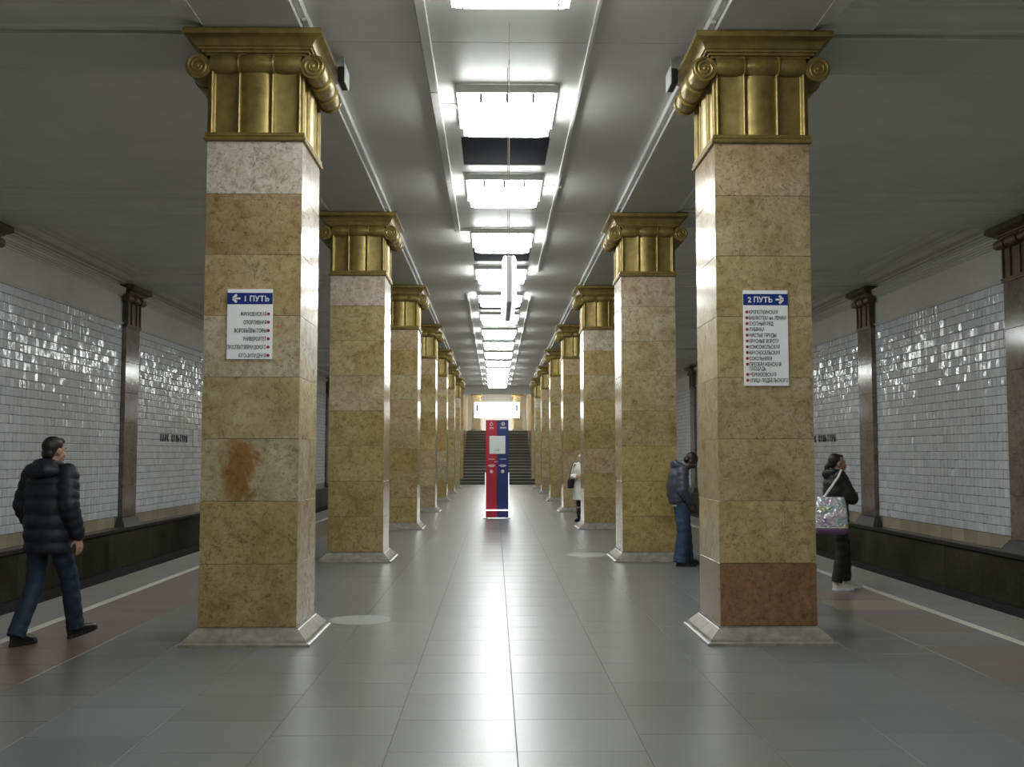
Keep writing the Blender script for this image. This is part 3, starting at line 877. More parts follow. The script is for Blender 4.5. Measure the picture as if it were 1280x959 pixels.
# ================================================================== EMERGENCY CALL POINT (red and blue pylon)
kx, ky = -0.07, 27.2
t = thing('emergency_call_pylon', 'tall red and blue information and emergency call pylon standing mid-hall', 'call point', (kx, ky, 0))
KW, KH, KD = 0.285, 2.48, 0.13
MB().cbox(-KW, 0, -KD, KD, 0.03, KH, 0.006).build('red_body', 'kiosk_red', t)
MB().cbox(0.0005, KW, -KD, KD, 0.03, KH, 0.006).build('blue_body', 'kiosk_blue', t)
for s in (-1, 1):
    a, b = sorted((s*(KW+0.001), s*(KW+0.018)))
    MB().box(a, b, -KD+0.02, KD-0.02, 0.05, 1.15).build('side_light', 'kiosk_light', t)
    MB().cbox(s*KW-0.06, s*KW+0.06, -KD-0.08, KD+0.08, 0, 0.03, 0.005).build('foot', 'steel', t)
MB().cbox(-KW-0.08, KW+0.08, -KD-0.09, -KD-0.05, 0.20, 0.235, 0.008).build('guard_rail', 'kiosk_light', t)
for s in (-1, 1): MB().box(s*KW*0.8-0.012, s*KW*0.8+0.012, -KD-0.06, -KD+0.01, 0.205, 0.23).build('rail_bracket', 'steel', t)
MB().cbox(-0.195, 0.205, -KD-0.012, -KD, 1.63, 2.08, 0.004).build('notice_panel', 'paper', t)
yk = -KD-0.002
pan = MB()
for dx in (-0.045, 0.0, 0.03):
    for dz in (0, 0.032): pan.box(dx, dx+0.018, -KD-0.0135, -KD-0.0115, 1.70+dz, 1.718+dz)
pan.build('notice_print', 'ink', t)
def ringm(r, rw, x, z):
    return MB().lathe([(r-rw, 0), (r, 0), (r, 0.004), (r-rw, 0.004)], 18, Matrix.Rotation(PI/2, 4, 'X'), (False, False)).build('icon', 'white_ink', t, loc=(x, -KD-0.001, z))
# bell icon and SOS, ring icon and ИНФО
MB().tube([(-0.145-0.036, yk, 2.355), (-0.145-0.022, yk, 2.40), (-0.145, yk, 2.43), (-0.145+0.022, yk, 2.40), (-0.145+0.036, yk, 2.355), (-0.145-0.036, yk, 2.352)],
          [0.007]*6, 6, (0, 1, 0)).build('icon', 'white_ink', t)
ringm(0.042, 0.014, 0.15, 2.385)
MB().box(0.144, 0.156, yk-0.002, yk+0.002, 2.365, 2.40).build('icon', 'white_ink', t)
for s, x, wd in (('SOS', -0.193, 0.10), ('ИНФО', 0.075, 0.155)):
    me, _ = text_mesh(s, 0.042, wd, 0.03, 0.0); link('lettering', me, 'white_ink', t, (x, -KD-0.003, 2.265))
# fine print too small to read: thin pale lines
for cx_, z0_, ws in ((-0.14, 1.49, [0.16]), (0.145, 1.49, [0.16]), (-0.02, 1.425, [0.11]), (-0.14, 1.345, [0.15, 0.2, 0.11]), (0.14, 1.345, [0.15, 0.2, 0.11])):
    fp = MB()
    for i, w_ in enumerate(ws): fp.box(cx_-w_/2, cx_+w_/2, yk-0.001, yk+0.002, z0_-0.022*i, z0_-0.022*i+0.012)
    fp.build('fine_print', 'paper', t)
for x in (-0.145, 0.14):
    b = MB().lathe([(0.042, 0), (0.042, 0.008), (0.034, 0.016)], 18, Matrix.Rotation(PI/2, 4, 'X')).build('call_button', 'button', t, loc=(x, -KD, 1.185))
    MB().lathe([(0.014, 0), (0.014, 0.006)], 12, Matrix.Rotation(PI/2, 4, 'X')).build('button_mark', 'steel', b, loc=(0, -0.014, 0))

# ================================================================== HANGING LIGHT-BOX SIGNS
def lightbox(name, label, loc, rz, L_, H_, T_, wires, marks=False):
    """box sign whose luminous faces look along local -Y and +Y; length along X"""
    t = thing(name, label, 'light sign', loc, rz)
    MB().cbox(-L_/2, L_/2, -T_*0.22, T_*0.22, 0, H_, 0.01).build('frame', 'lamp_frame', t)
    for s in (-1, 1):
        rs = []
        for o, d in ((0.0, 0.0), (0.004, 0.55), (0.03, 0.9), (0.07, 1.0)):
            y_ = s*(T_*0.22 + 0.001 + d*T_*0.28)
            q = [(-L_/2+o, y_, o), (L_/2-o, y_, o), (L_/2-o, y_, H_-o), (-L_/2+o, y_, H_-o)]
            rs.append(q if s < 0 else list(reversed(q)))
        f_ = MB().rings(rs).build('luminous_face', 'box_light', t)
        if marks:
            mk = MB(); y0, y1 = sorted((s*(T_*0.5+0.0005), s*(T_*0.5+0.004)))
            for sx in (-1, 1):
                xa = sx*(L_/2-0.10); xb = sx*(L_/2-0.18); a, b = sorted((xa, xb))
                mk.box(a, b, y0, y1, H_*0.42, H_*0.80)
                a, b = sorted((xa, sx*(L_/2-0.24)))
                mk.box(a, b, y0, y1, H_*0.76, H_*0.82); mk.box(a, b, y0, y1, H_*0.2, H_*0.235)
            mk.build('pictogram', 'sign_blue', f_)
    for x in wires:
        MB().tube([(x, 0, H_-0.01), (x, 0, CEIL-loc[2]-0.002)], [0.004, 0.004], 6).build('suspension_wire', 'wire', t)
        MB().lathe([(0.014, -0.006), (0.022, -0.006), (0.022, 0.006), (0.014, 0.006)], 12, Matrix.Translation((x, 0, (CEIL-loc[2])*0.86)) @ Matrix.Rotation(PI/2, 4, 'X'), (False, False)).build('wire_ring', 'wire', t)
    return t
lightbox('hanging_sign', 'slim lit sign hung on wires, seen edge-on below the lamps', (0.0, 9.75, 2.9), PI/2, 1.3, 0.41, 0.125, (-0.55, 0.55))
lightbox('hanging_sign', 'wide glowing white sign hung across the hall before the stairs', (-0.03, 52.0, 3.40), 0, 2.2, 0.76, 0.2, (-0.66, -0.52, 0.5, 0.64), True)

# ================================================================== PEOPLE
M['skin_light'] = simple('skin_light', (0.50, 0.30, 0.21), 0.5, noise_amt=0.08, scale=12)
M['skin_dark'] = simple('skin_dark', (0.075, 0.042, 0.028), 0.45, noise_amt=0.1, scale=12)
M['hair_dark'] = simple('hair_dark', (0.018, 0.014, 0.012), 0.45, noise_amt=0.5, scale=60, bump=0.4)
M['hair_fair'] = simple('hair_fair', (0.52, 0.46, 0.34), 0.5, noise_amt=0.25, scale=60, bump=0.4)
M['navy_down'] = simple('navy_down', (0.012, 0.014, 0.022), 0.55, noise_amt=0.4, scale=14, bump=0.4)
M['grey_nylon'] = simple('grey_nylon', (0.060, 0.066, 0.088), 0.42, noise_amt=0.35, scale=10, bump=0.5)
M['black_cloth'] = simple('black_cloth', (0.014, 0.014, 0.014), 0.7, noise_amt=0.4, scale=16, bump=0.4)
M['dark_green'] = simple('dark_green_cloth', (0.018, 0.019, 0.016), 0.6, noise_amt=0.4, scale=14, bump=0.4)
M['jeans'] = simple('jeans', (0.030, 0.055, 0.11), 0.75, noise_amt=0.5, scale=9, bump=0.3)
M['jeans_dark'] = simple('jeans_dark', (0.016, 0.026, 0.055), 0.75, noise_amt=0.5, scale=9, bump=0.3)
M['coat_white'] = simple('coat_white', (0.72, 0.72, 0.66), 0.7, noise_amt=0.08, scale=9, bump=0.3)
M['shoe_black'] = simple('shoe_black', (0.010, 0.010, 0.010), 0.35)
M['shoe_white'] = simple('shoe_white', (0.66, 0.65, 0.60), 0.5, noise_amt=0.12)
M['eye'] = simple('eye_white', (0.6, 0.58, 0.55), 0.3)
M['lip'] = simple('lip', (0.30, 0.11, 0.09), 0.5)

def foil():
    m, nt, p = new_mat('iridescent_foil'); L = nt.links.new
    tc = nd(nt, 'ShaderNodeTexCoord')
    n = nd(nt, 'ShaderNodeTexNoise', Scale=7.0, Detail=3.0, Distortion=1.2); L(tc.outputs['Object'], n.inputs['Vector'])
    r = ramp(nt, [(0.30, (0.32, 0.13, 0.46)), (0.42, (0.85, 0.72, 0.90)), (0.50, (0.95, 0.95, 0.97)), (0.56, (0.45, 0.66, 0.82)), (0.63, (0.80, 0.78, 0.15)), (0.72, (0.85, 0.45, 0.70))], n.outputs['Fac'])
    L(r.outputs[0], p.inputs['Base Color'])
    n2 = nd(nt, 'ShaderNodeTexNoise', Scale=11.0, Detail=2.0, Distortion=0.8); L(tc.outputs['Object'], n2.inputs['Vector'])
    b = nd(nt, 'ShaderNodeBump', Strength=0.9, Distance=0.05); L(n2.outputs['Fac'], b.inputs['Height']); L(b.outputs[0], p.inputs['Normal'])
    p.inputs['Metallic'].default_value = 0.45; p.inputs['Roughness'].default_value = 0.18
    return m
M['foil'] = foil()
M['foil_trim'] = simple('purple_trim', (0.20, 0.09, 0.19), 0.35)

def fuse(mb, name, mat, parent, voxel=0.01, it=3):
    """weld overlapping closed pieces into one continuous surface"""
    me = mb.mesh(name + '_raw')
    ob = bpy.data.objects.new('tmp', me); COL.objects.link(ob)
    r = ob.modifiers.new('r', 'REMESH'); r.mode = 'VOXEL'; r.voxel_size = voxel
    s = ob.modifiers.new('s', 'SMOOTH'); s.factor = 0.5; s.iterations = it
    dg = bpy.context.evaluated_depsgraph_get()
    out = bpy.data.meshes.new_from_object(ob.evaluated_get(dg)); out.name = name
    bpy.data.objects.remove(ob); bpy.data.meshes.remove(me)
    out.materials.clear()
    out.polygons.foreach_set('use_smooth', [True]*len(out.polygons))
    return link(name, out, mat, parent)

def flat_tube(mb, pts, rads, n=20, side=(1, 0, 0)):
    """tube with flat, slightly rounded ends (hems, cuffs)"""
    pts = [Vector(p) for p in pts]; N = len(pts)
    rr = [(r, r) if isinstance(r, (int, float)) else r for r in rads]
    rings = []
    for i in range(N):
        t = (pts[min(N-1, i+1)] - pts[max(0, i-1)]).normalized()
        sv = Vector(side) - t*Vector(side).dot(t); sv.normalize(); bv = t.cross(sv)
        rings.append([pts[i] + sv*(rr[i][0]*math.cos(2*PI*j/n)) + bv*(rr[i][1]*math.sin(2*PI*j/n)) for j in range(n)])
    return mb.rings(rings)

def resample(pts, rads, n):
    """smooth polyline (pts, radii) to n points by Catmull-Rom"""
    P = [Vector(p) for p in pts]; R_ = [Vector((r, r)) if isinstance(r, (int, float)) else Vector(r) for r in rads]
    out_p, out_r = [], []
    m = len(P) - 1
    for i in range(n):
        u = i/(n-1)*m; k = min(int(u), m-1); t = u-k
        def cr(A):
            a, b, c, d = A[max(k-1,0)], A[k], A[k+1], A[min(k+2,m)]
            return 0.5*((2*b) + (c-a)*t + (2*a-5*b+4*c-d)*t*t + (3*b-a-3*c+d)*t**3)
        out_p.append(cr(P)); r = cr(R_); out_r.append((r[0], r[1]))
    return out_p, out_r

def hand(mb, w_, d, n_, thumb, curl=0.5):
    """palm + five unequal fingers; w_ wrist, d finger direction, n_ palm normal, thumb = side vector sign"""
    w_, d, n_ = Vector(w_), Vector(d).normalized(), Vector(n_).normalized()
    s = d.cross(n_).normalized() * thumb
    n_ = (n_ - d*n_.dot(d)).normalized()
    mb.tube([w_ - d*0.02, w_ + d*0.03, w_ + d*0.085], [(0.026, 0.019), (0.037, 0.018), (0.041, 0.014)], 12, s)
    for i, L_ in enumerate((0.068, 0.077, 0.072, 0.056)):
        b = w_ + d*0.085 + s*(0.030 - 0.0205*i)
        p = [b - d*0.012]; dirn = d.copy(); q = b.copy()
        for seg, fr_ in enumerate((0.42, 0.32, 0.26)):
            a = curl*(0.5 + 0.5*seg)
            dirn = (d*math.cos(a) + n_*math.sin(a)).normalized()
            q = q + dirn*L_*fr_; p.append(q.copy())
        mb.tube(p, [0.0095, 0.0095, 0.0088, 0.0075], 8, s)
    b = w_ + d*0.022 + s*0.026
    t1 = b + (d*0.55 + s*0.7 + n_*0.35).normalized()*0.038
    t2 = t1 + (d*0.85 + s*0.25 + n_*0.45).normalized()*0.034
    mb.tube([b, t1, t2], [0.013, 0.011, 0.008], 8, n_)

def head(mb, c, yaw, pitch, sc=1.0):
    """skull, jaw, nose, brow, ears; returns the rotation"""
    Rm = (Matrix.Rotation(yaw, 3, 'Z') @ Matrix.Rotation(-pitch, 3, 'X'))
    c = Vector(c)
    def at(x, y, z): return c + Rm @ (Vector((x, y, z))*sc)
    mb.ell(at(0, -0.012, 0.025), (0.075*sc, 0.094*sc, 0.092*sc), Rm, 16, 12)
    mb.ell(at(0, 0.028, -0.035), (0.058*sc, 0.062*sc, 0.080*sc), Rm, 14, 10)
    mb.ell(at(0, 0.062, -0.092), (0.026*sc, 0.024*sc, 0.020*sc), Rm)
    mb.tube([at(0, 0.082, 0.010), at(0, 0.102, -0.028), at(0, 0.100, -0.040)], [0.009*sc, 0.013*sc, 0.014*sc], 8)
    mb.ell(at(0, 0.074, 0.024), (0.050*sc, 0.014*sc, 0.011*sc), Rm)
    mb.ell(at(0, 0.082, -0.066), (0.024*sc, 0.012*sc, 0.010*sc), Rm)
    for s in (-1, 1):
        mb.ell(at(s*0.035, 0.060, -0.025), (0.024*sc, 0.022*sc, 0.028*sc), Rm)
        mb.ell(at(s*0.076, -0.005, -0.010), (0.012*sc, 0.022*sc, 0.033*sc), Rm)
    return Rm, at

def face_parts(t, at, Rm, sc, skin):
    for s in (-1, 1):
        e = MB().ell(at(s*0.031, 0.080, 0.006), (0.014*sc, 0.008*sc, 0.007*sc), Rm, 10, 6).build('eye', 'eye', t, 60)
        MB().ell(at(s*0.031, 0.086, 0.006), (0.006*sc, 0.004*sc, 0.006*sc), Rm, 8, 6).build('iris', 'black', e, 60)
        MB().tube([at(s*0.014, 0.090, 0.027), at(s*0.032, 0.088, 0.033), at(s*0.050, 0.074, 0.027)], [0.004*sc]*3, 6).build('eyebrow', 'hair_dark', t, 60)
    MB().ell(at(0, 0.094, -0.067), (0.021*sc, 0.006*sc, 0.008*sc), Rm, 10, 6).build('lips', 'lip', t, 60)

def shoe(parent, ankle, heading, pitch, upper, sole, L_=0.285, W_=0.10, name='shoe'):
    """shoe with its own sole; heading = toe direction about Z, pitch > 0 lifts the toe"""
    def outline(z, sh, wd, x_shift=0.0, back=0.0):
        pts = []
        n = 20
        for j in range(n):
            a = 2*PI*j/n
            y = math.sin(a); x = math.cos(a)
            w2 = wd*(0.5 if y > 0 else 0.43) * (1 - 0.12*(y < -0.2))
            pts.append((x*w2*(1 - 0.10*max(0, y)**2), back + y*sh*0.5 , z))
        return pts
    mu = MB().rings([outline(0.022, L_*0.96, W_*0.95, back=0.0), outline(0.045, L_*0.95, W_*0.98), outline(0.068, L_*0.80, W_*0.9, back=-0.022),
                     outline(0.090, L_*0.56, W_*0.80, back=-0.055), outline(0.115, L_*0.40, W_*0.78, back=-0.078), outline(0.125, L_*0.36, W_*0.74, back=-0.08)])
    ms = MB().rings([outline(0.0, L_, W_), outline(0.018, L_*1.02, W_*1.04), outline(0.028, L_, W_)])
    t = thing(name, parent=parent, loc=ankle, rz=heading) if False else None
    mt = Matrix.Translation(Vector(ankle)) @ Matrix.Rotation(heading, 4, 'Z') @ Matrix.Rotation(pitch, 4, 'X') @ Matrix.Translation((0, 0.075, 0))
    mu.v = [tuple(mt @ Vector(v)) for v in mu.v]; ms.v = [tuple(mt @ Vector(v)) for v in ms.v]
    u = mu.build('shoe', upper, parent, 50)
    ms.build('sole', sole, u, 50)
    lc = MB()
    for i in range(3):
        yy = 0.01 - 0.028*i; zz = 0.079 + 0.014*i
        p = [mt @ Vector((-0.022, yy, zz)), mt @ Vector((0, yy+0.004, zz+0.012)), mt @ Vector((0.022, yy, zz))]
        MB().tube(p, [0.004]*3, 6).build('lace', 'shoe_white' if upper != 'shoe_white' else 'steel', u)
    return u

def body(mb, J, slim=1.0):
    mb.tube([J['pel'], J['wai'], J['che'], J['nek']], [(0.155*slim, 0.105), (0.135*slim, 0.095), (0.165*slim, 0.110), (0.06, 0.055)], 16)
    mb.tube([J['nek'] - Vector((0, 0, 0.06)), J['nek'], J['head'] - Vector((0, 0, 0.03))], [0.065, 0.056, 0.052], 12)
    for s in 'LR':
        mb.tube([J['sh'+s], (J['sh'+s]+J['el'+s])/2, J['el'+s], (J['el'+s]*0.6+J['wr'+s]*0.4), J['wr'+s]], [0.056*slim, 0.048*slim, 0.040, 0.040, 0.026], 12)
        mb.tube([J['nek'] - Vector((0, 0, 0.05)), J['sh'+s]], [0.06, 0.058*slim], 12)
        mb.tube([J['hi'+s], (J['hi'+s]+J['kn'+s])/2, J['kn'+s], J['kn'+s]*0.65+J['an'+s]*0.35, J['an'+s]], [0.088*slim, 0.075*slim, 0.054, 0.054, 0.036], 12)
        f = Vector((math.sin(-J['toe'+s]), math.cos(-J['toe'+s]), 0))
        mb.tube([J['an'+s] + Vector((0, 0, -0.02)), J['an'+s] + f*0.06 + Vector((0, 0, -0.045)), J['an'+s] + f*0.12 + Vector((0, 0, -0.052))], [0.030, 0.026, 0.018], 10)

def sleeves(mb, J, r0, r1, r2, cuff=0.04, puff=0.0, n=22):
    for s in 'LR':
        w_ = J['wr'+s] + (J['el'+s]-J['wr'+s]).normalized()*cuff
        p, r = resample([J['sh'+s], (J['sh'+s]+J['el'+s])/2, J['el'+s], (J['el'+s]+w_)/2, w_], [r0, (r0+r1)/2, r1, (r1+r2)/2, r2], n)
        if puff: r = [(a + puff*abs(math.sin(i*PI/3.0)), b + puff*abs(math.sin(i*PI/3.0))) for i, (a, b) in enumerate(r)]
        mb.tube(p, r, 14)

def trousers(t, J, mat, r_thigh, r_knee, r_hem, hem=0.06, wrinkle=0.005):
    mb = MB()
    p, r = resample([J['pel'] + Vector((0, 0, -0.06)), J['pel'], J['wai'] + Vector((0, 0, -0.02))], [(0.165, 0.125), (0.175, 0.128), (0.155, 0.115)], 8)
    flat_tube(mb, p, r)
    for s in 'LR':
        a = J['an'+s] + (J['kn'+s]-J['an'+s]).normalized()*(hem - 0.085)
        p, r = resample([J['hi'+s] + Vector((0, 0, 0.03)), (J['hi'+s]+J['kn'+s])/2, J['kn'+s], (J['kn'+s]+a)/2, a], [r_thigh, (r_thigh+r_knee)/2, r_knee, (r_knee+r_hem)/2, r_hem], 26)
        r = [(x + wrinkle*math.sin(i*1.9) + (wrinkle*1.5*math.sin(i*3.1) if i > 21 else 0), y + wrinkle*math.cos(i*1.7)) for i, (x, y) in enumerate(r)]
        flat_tube(mb, p, r, 18)
    return fuse(mb, 'trousers', mat, t, 0.011, 2)

V = Vector
# ------------------------------------------------ man walking away on the left platform
t = thing('person', 'person in a dark hooded padded jacket and jeans walking away on the left platform', 'person', (-3.96, 9.32, 0), rad(-20))
J = dict(pel=V((0,0,0.95)), wai=V((0,0,1.09)), che=V((0,0.02,1.33)), nek=V((0,0.025,1.50)), head=V((0,0.05,1.635)),
         shL=V((-0.185,0.01,1.445)), shR=V((0.185,0.01,1.445)), elL=V((-0.255,-0.02,1.17)), elR=V((0.255,-0.04,1.17)),
         wrL=V((-0.255,0.10,0.94)), wrR=V((0.27,0.06,0.90)), hiL=V((-0.09,0,0.92)), hiR=V((0.09,0,0.92)),
         knL=V((-0.095,-0.03,0.50)), knR=V((0.10,0.16,0.53)), anL=V((-0.10,-0.22,0.10)), anR=V((0.105,0.24,0.12)), toeL=rad(8), toeR=rad(-18))
mb = MB(); body(mb, J); Rm, at = head(mb, J['head'], rad(-12), rad(6))
hand(mb, J['wrR'], (0.05, 0.16, -1), (-1, 0.1, 0), -1, 0.45); hand(mb, J['wrL'], (0, 0.2, -1), (1, 0.1, 0), 1, 0.45)
fuse(mb, 'body', 'skin_light', t, 0.007, 2); face_parts(t, at, Rm, 1.0, 'skin_light')
mb = MB()
mb.ell(at(0, -0.024, 0.036), (0.081, 0.094, 0.090), Rm, 16, 12); mb.ell(at(0, -0.06, -0.03), (0.066, 0.05, 0.06), Rm); mb.ell(at(0, 0.035, 0.088), (0.055, 0.05, 0.03), Rm)
fuse(mb, 'hair', 'hair_dark', t, 0.007, 1)
mb = MB()
p, r = resample([(0, 0, 0.76), (0, 0, 0.92), (0, 0, 1.10), (0, 0.01, 1.30), (0, 0.015, 1.44), (0, 0.02, 1.53)],
                [(0.205, 0.155), (0.215, 0.165), (0.215, 0.165), (0.225, 0.165), (0.19, 0.13), (0.085, 0.085)], 40)
r = [(a + 0.013*abs(math.sin(i*PI/5)) - 0.005, b + 0.013*abs(math.sin(i*PI/5)) - 0.005) if i < 33 else (a, b) for i, (a, b) in enumerate(r)]
flat_tube(mb, p, r, 28); sleeves(mb, J, 0.088, 0.080, 0.058, 0.02, 0.010)
fuse(mb, 'jacket', 'navy_down', t, 0.011, 1)
mb = MB(); mb.tube([(-0.12, -0.07, 1.46), (-0.07, -0.125, 1.47), (0, -0.14, 1.455), (0.07, -0.125, 1.47), (0.12, -0.07, 1.46)], [0.05, 0.062, 0.068, 0.062, 0.05], 12, (0, 0, 1))
mb.tube([(-0.10, 0.03, 1.51), (-0.085, -0.06, 1.53), (0, -0.09, 1.535), (0.085, -0.06, 1.53), (0.10, 0.03, 1.51)], [0.03, 0.036, 0.04, 0.036, 0.03], 10, (0, 0, 1))
fuse(mb, 'hood', 'navy_down', t, 0.01, 2)
trousers(t, J, 'jeans_dark', 0.098, 0.078, 0.074)
shoe(t, (-0.10, -0.22, 0.0), rad(-6), 0, 'shoe_black', 'black'); shoe(t, (0.105, 0.24, 0.018), rad(-22), rad(14), 'shoe_black', 'black')

# ------------------------------------------------ man standing with bowed head beside the second right column
t = thing('person', 'person in grey hooded jacket and loose blue jeans, head bowed, by second right column', 'person', (2.60, 15.60, 0), rad(-90))
J = dict(pel=V((0,-0.02,0.90)), wai=V((0,-0.04,1.02)), che=V((0,-0.045,1.24)), nek=V((0,0.045,1.405)), head=V((0,0.135,1.515)),
         shL=V((-0.185,-0.02,1.355)), shR=V((0.185,-0.02,1.355)), elL=V((-0.245,-0.02,1.09)), elR=V((0.245,-0.03,1.09)),
         wrL=V((-0.18,0.14,0.93)), wrR=V((0.21,0.09,0.91)), hiL=V((-0.09,-0.01,0.88)), hiR=V((0.09,-0.01,0.88)),
         knL=V((-0.10,0.05,0.48)), knR=V((0.10,0.0,0.48)), anL=V((-0.11,0.07,0.09)), anR=V((0.11,-0.05,0.09)), toeL=rad(10), toeR=rad(-10))
mb = MB(); body(mb, J); Rm, at = head(mb, J['head'], rad(0), rad(48))
hand(mb, J['wrR'], (-0.05, 0.25, -1), (-1, 0.1, 0), -1, 0.7); hand(mb, J['wrL'], (0.2, 0.4, -0.8), (1, 0.1, 0), 1, 0.7)
fuse(mb, 'body', 'skin_dark', t, 0.007, 2); face_parts(t, at, Rm, 1.0, 'skin_dark')
mb = MB(); mb.ell(at(0, -0.02, 0.034), (0.079, 0.095, 0.088), Rm, 16, 12); mb.ell(at(0, -0.055, -0.03), (0.064, 0.05, 0.055), Rm)
fuse(mb, 'hair', 'hair_dark', t, 0.007, 1)
mb = MB()
p, r = resample([(0, -0.03, 0.90), (0, -0.045, 0.96), (0, -0.06, 1.08), (0, -0.06, 1.24), (0, -0.015, 1.37), (0, 0.045, 1.44)],
                [(0.172, 0.125), (0.205, 0.155), (0.215, 0.168), (0.215, 0.155), (0.18, 0.125), (0.085, 0.085)], 30)
r = [(a + 0.006*math.sin(i*1.7), b + 0.006*math.cos(i*1.3)) for i, (a, b) in enumerate(r)]
flat_tube(mb, p, r, 26); sleeves(mb, J, 0.086, 0.080, 0.052, 0.02, 0.006)
fuse(mb, 'jacket', 'grey_nylon', t, 0.011, 1)
mb = MB(); mb.tube([(-0.11, 0.0, 1.42), (-0.085, -0.075, 1.45), (0, -0.11, 1.46), (0.085, -0.075, 1.45), (0.11, 0.0, 1.42)], [0.045, 0.06, 0.068, 0.06, 0.045], 12, (0, 0, 1))
mb.ell((0, -0.10, 1.49), (0.085, 0.055, 0.045)); fuse(mb, 'hood', 'grey_nylon', t, 0.01, 2)
flat_tube(MB(), [(0, -0.025, 0.875), (0, -0.03, 0.905)], [(0.178, 0.132), (0.176, 0.13)], 26).build('hem_band', 'button', t, 50)
trousers(t, J, 'jeans', 0.112, 0.100, 0.108, 0.05, 0.004)
shoe(t, (-0.11, 0.07, 0), rad(8), 0, 'shoe_black', 'black'); shoe(t, (0.11, -0.05, 0), rad(-8), 0, 'shoe_black', 'black')

# ------------------------------------------------ woman with folded arms on the right platform
t = thing('person', 'person in dark jacket and white trainers, arms folded, waiting on the right platform', 'person', (3.98, 12.86, 0), rad(-86))
J = dict(pel=V((0,0,0.88)), wai=V((0,-0.01,1.01)), che=V((0,-0.01,1.22)), nek=V((0,0.0,1.385)), head=V((0,0.025,1.50)),
         shL=V((-0.165,-0.01,1.335)), shR=V((0.165,-0.01,1.335)), elL=V((-0.215,0.10,1.09)), elR=V((0.215,0.10,1.09)),
         wrL=V((0.03,0.205,1.13)), wrR=V((-0.02,0.22,1.09)), hiL=V((-0.08,0,0.86)), hiR=V((0.08,0,0.86)),
         knL=V((-0.085,0.13,0.48)), knR=V((0.085,0.02,0.47)), anL=V((-0.09,0.13,0.09)), anR=V((0.09,-0.05,0.09)), toeL=rad(6), toeR=rad(-6))
mb = MB(); body(mb, J, 0.92); Rm, at = head(mb, J['head'], rad(-4), rad(4), 0.96)
hand(mb, J['wrL'], (1, 0.05, -0.1), (0, -1, 0), -1, 0.6); hand(mb, J['wrR'], (-1, 0.0, 0.05), (0, -1, 0), 1, 0.6)
fuse(mb, 'body', 'skin_light', t, 0.007, 2); face_parts(t, at, Rm, 0.96, 'skin_light')
mb = MB()
mb.ell(at(0, -0.038, 0.036), (0.079, 0.086, 0.086), Rm, 16, 12); mb.ell(at(0, -0.065, -0.02), (0.060, 0.045, 0.05), Rm); mb.ell(at(0, 0.015, 0.084), (0.055, 0.05, 0.030), Rm)
mb.tube([at(0, -0.105, -0.01), at(0, -0.135, -0.05), at(0, -0.13, -0.12), at(0, -0.12, -0.19)], [0.028, 0.034, 0.032, 0.014], 10)
fuse(mb, 'hair', 'hair_dark', t, 0.007, 1)
mb = MB()
p, r = resample([(0, 0, 0.80), (0, -0.005, 0.92), (0, -0.01, 1.06), (0, -0.005, 1.22), (0, -0.005, 1.34), (0, 0.0, 1.42)],
                [(0.185, 0.14), (0.185, 0.14), (0.18, 0.138), (0.19, 0.145), (0.16, 0.115), (0.078, 0.078)], 30)
r = [(a + 0.005*math.sin(i*1.7), b + 0.005*math.cos(i*1.3)) for i, (a, b) in enumerate(r)]
flat_tube(mb, p, r, 26); sleeves(mb, J, 0.078, 0.072, 0.05, 0.02, 0.006)
fuse(mb, 'jacket', 'dark_green', t, 0.010, 1)
mb = MB(); mb.tube([(-0.10, 0.03, 1.39), (-0.09, -0.06, 1.40), (0, -0.12, 1.37), (0.09, -0.06, 1.40), (0.10, 0.03, 1.39)], [0.034, 0.045, 0.058, 0.045, 0.034], 10, (0, 0, 1))
mb.tube([(-0.05, 0.08, 1.385), (0, 0.095, 1.37), (0.05, 0.08, 1.385)], [0.02]*3, 8, (0, 0, 1))
fuse(mb, 'hood', 'dark_green', t, 0.009, 2)
trousers(t, J, 'black_cloth', 0.092, 0.070, 0.066, 0.085)
shoe(t, (-0.09, 0.13, 0), rad(-4), 0, 'shoe_white', 'white_ink', 0.265, 0.092); shoe(t, (0.09, -0.05, 0), rad(-6), 0, 'shoe_white', 'white_ink', 0.265, 0.092)
# her shiny shoulder bag
bg = thing('shoulder_bag', 'shiny iridescent foil shoulder bag hanging from the waiting person', 'bag', (3.80, 12.50, 0.69), rad(-14))
rs = []
for z, hw, hd in ((0.0, 0.165, 0.040), (0.015, 0.185, 0.062), (0.10, 0.190, 0.072), (0.25, 0.180, 0.062), (0.36, 0.165, 0.042), (0.42, 0.150, 0.020)):
    rs.append([(hw*(abs(math.cos(a))**0.45)*math.copysign(1, math.cos(a)), hd*(abs(math.sin(a))**0.6)*math.copysign(1, math.sin(a)), z) for a in [2*PI*j/28 for j in range(28)]])
pouch = MB().rings(rs).build('pouch', 'foil', bg, 60)
for s in (-1, 1):
    MB().tube([(-0.175, s*0.066, 0.07), (0.175, s*0.066, 0.07)], [0.006]*2, 6, (0, 1, 0)).build('piping', 'white_ink', pouch)
rs = []
for z, hw, hd in ((-0.012, 0.15, 0.03), (-0.004, 0.18, 0.058), (0.05, 0.192, 0.073), (0.058, 0.186, 0.067)):
    rs.append([(hw*(abs(math.cos(a))**0.45)*math.copysign(1, math.cos(a)), hd*(abs(math.sin(a))**0.6)*math.copysign(1, math.sin(a)), z) for a in [2*PI*j/28 for j in range(28)]])
MB().rings(rs).build('bottom_panel', 'foil_trim', bg, 60)
for s in (-1, 1):
    MB().tube([(-0.09, s*0.02, 0.40), (0.02, s*0.02+0.06, 0.55), (0.10, 0.12+s*0.012, 0.66), (0.135, 0.19, 0.735), (0.14, 0.25, 0.72)], [(0.012, 0.005)]*5, 8, (1, 0, 0)).build('strap', 'white_ink', bg)

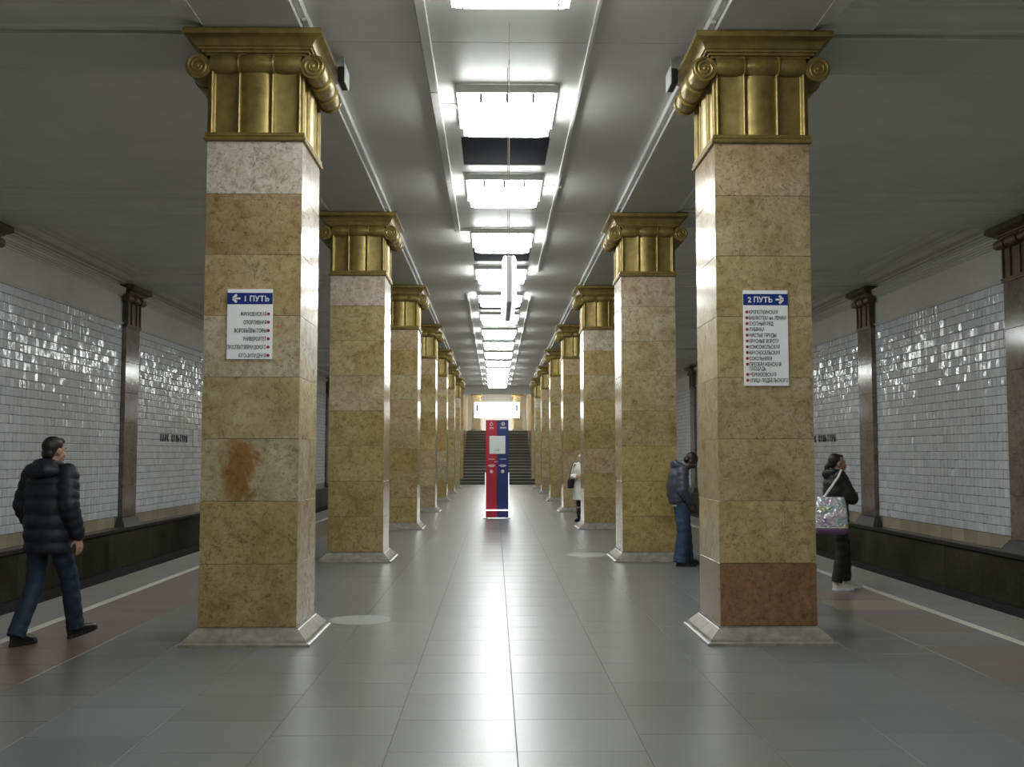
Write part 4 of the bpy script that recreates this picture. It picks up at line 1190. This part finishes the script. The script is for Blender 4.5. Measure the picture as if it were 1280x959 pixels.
# ------------------------------------------------ person in a white coat half hidden behind the third right column
t = thing('person', 'person in a knee-length white coat half hidden behind the third right column', 'person', (1.97, 25.9, 0), rad(155))
J = dict(pel=V((0,0,0.88)), wai=V((0,0,1.01)), che=V((0,0.0,1.22)), nek=V((0,0.01,1.385)), head=V((0,0.03,1.495)),
         shL=V((-0.165,0,1.335)), shR=V((0.165,0,1.335)), elL=V((-0.235,-0.03,1.09)), elR=V((0.245,-0.03,1.09)),
         wrL=V((-0.07,0.18,1.07)), wrR=V((0.08,0.18,1.06)), hiL=V((-0.08,0,0.86)), hiR=V((0.08,0,0.86)),
         knL=V((-0.075,0.02,0.47)), knR=V((0.075,0.02,0.47)), anL=V((-0.075,0.0,0.09)), anR=V((0.08,0.0,0.09)), toeL=rad(8), toeR=rad(-8))
mb = MB(); body(mb, J, 0.92); Rm, at = head(mb, J['head'], rad(10), rad(16), 0.96)
hand(mb, J['wrR'], (-0.8, 0.4, 0.1), (-0.3, -1, 0), 1, 0.7); hand(mb, J['wrL'], (0.8, 0.4, 0.1), (0.3, -1, 0), -1, 0.7)
fuse(mb, 'body', 'skin_light', t, 0.007, 2); face_parts(t, at, Rm, 0.96, 'skin_light')
mb = MB(); mb.ell(at(0, -0.03, 0.036), (0.082, 0.092, 0.090), Rm, 16, 12); mb.ell(at(0, -0.06, -0.05), (0.075, 0.05, 0.07), Rm)
fuse(mb, 'hair', 'hair_fair', t, 0.007, 1)
mb = MB()
p, r = resample([(0, 0, 0.52), (0, 0, 0.75), (0, 0, 1.02), (0, 0, 1.22), (0, 0, 1.34), (0, 0.01, 1.42)],
                [(0.225, 0.175), (0.205, 0.16), (0.165, 0.13), (0.185, 0.14), (0.16, 0.11), (0.075, 0.075)], 30)
flat_tube(mb, p, r, 26); sleeves(mb, J, 0.075, 0.066, 0.05, 0.02, 0.004)
mb.tube([(-0.09, 0.05, 1.38), (-0.08, -0.05, 1.41), (0, -0.08, 1.41), (0.08, -0.05, 1.41), (0.09, 0.05, 1.38)], [0.03]*5, 10, (0, 0, 1))
fuse(mb, 'coat', 'coat_white', t, 0.010, 1)
flat_tube(MB(), [(0, 0, 1.00), (0, 0, 1.04)], [(0.172, 0.137), (0.172, 0.137)], 26).build('belt', 'coat_white', t, 50)
trousers(t, J, 'black_cloth', 0.078, 0.058, 0.048, 0.06)
shoe(t, (-0.075, 0, 0), rad(8), 0, 'shoe_black', 'black', 0.25, 0.088); shoe(t, (0.08, 0, 0), rad(-8), 0, 'shoe_black', 'black', 0.25, 0.088)
bg = thing('handbag', 'black handbag at the side of the person in the white coat', 'handbag', (1.70, 25.86, 0.80), rad(70))
MB().cbox(-0.14, 0.14, -0.045, 0.045, 0, 0.22, 0.02).build('bag_body', 'black_cloth', bg, 40)
MB().cbox(-0.13, 0.13, -0.055, -0.043, 0.09, 0.22, 0.004).build('flap', 'black_cloth', bg, 40)
MB().tube([(-0.12, 0, 0.2), (-0.06, -0.02, 0.42), (0.02, -0.05, 0.60), (0.05, -0.10, 0.585), (0.12, -0.02, 0.40), (0.12, 0, 0.2)], [(0.012, 0.005)]*6, 8, (0, 1, 0)).build('strap', 'black_cloth', bg)
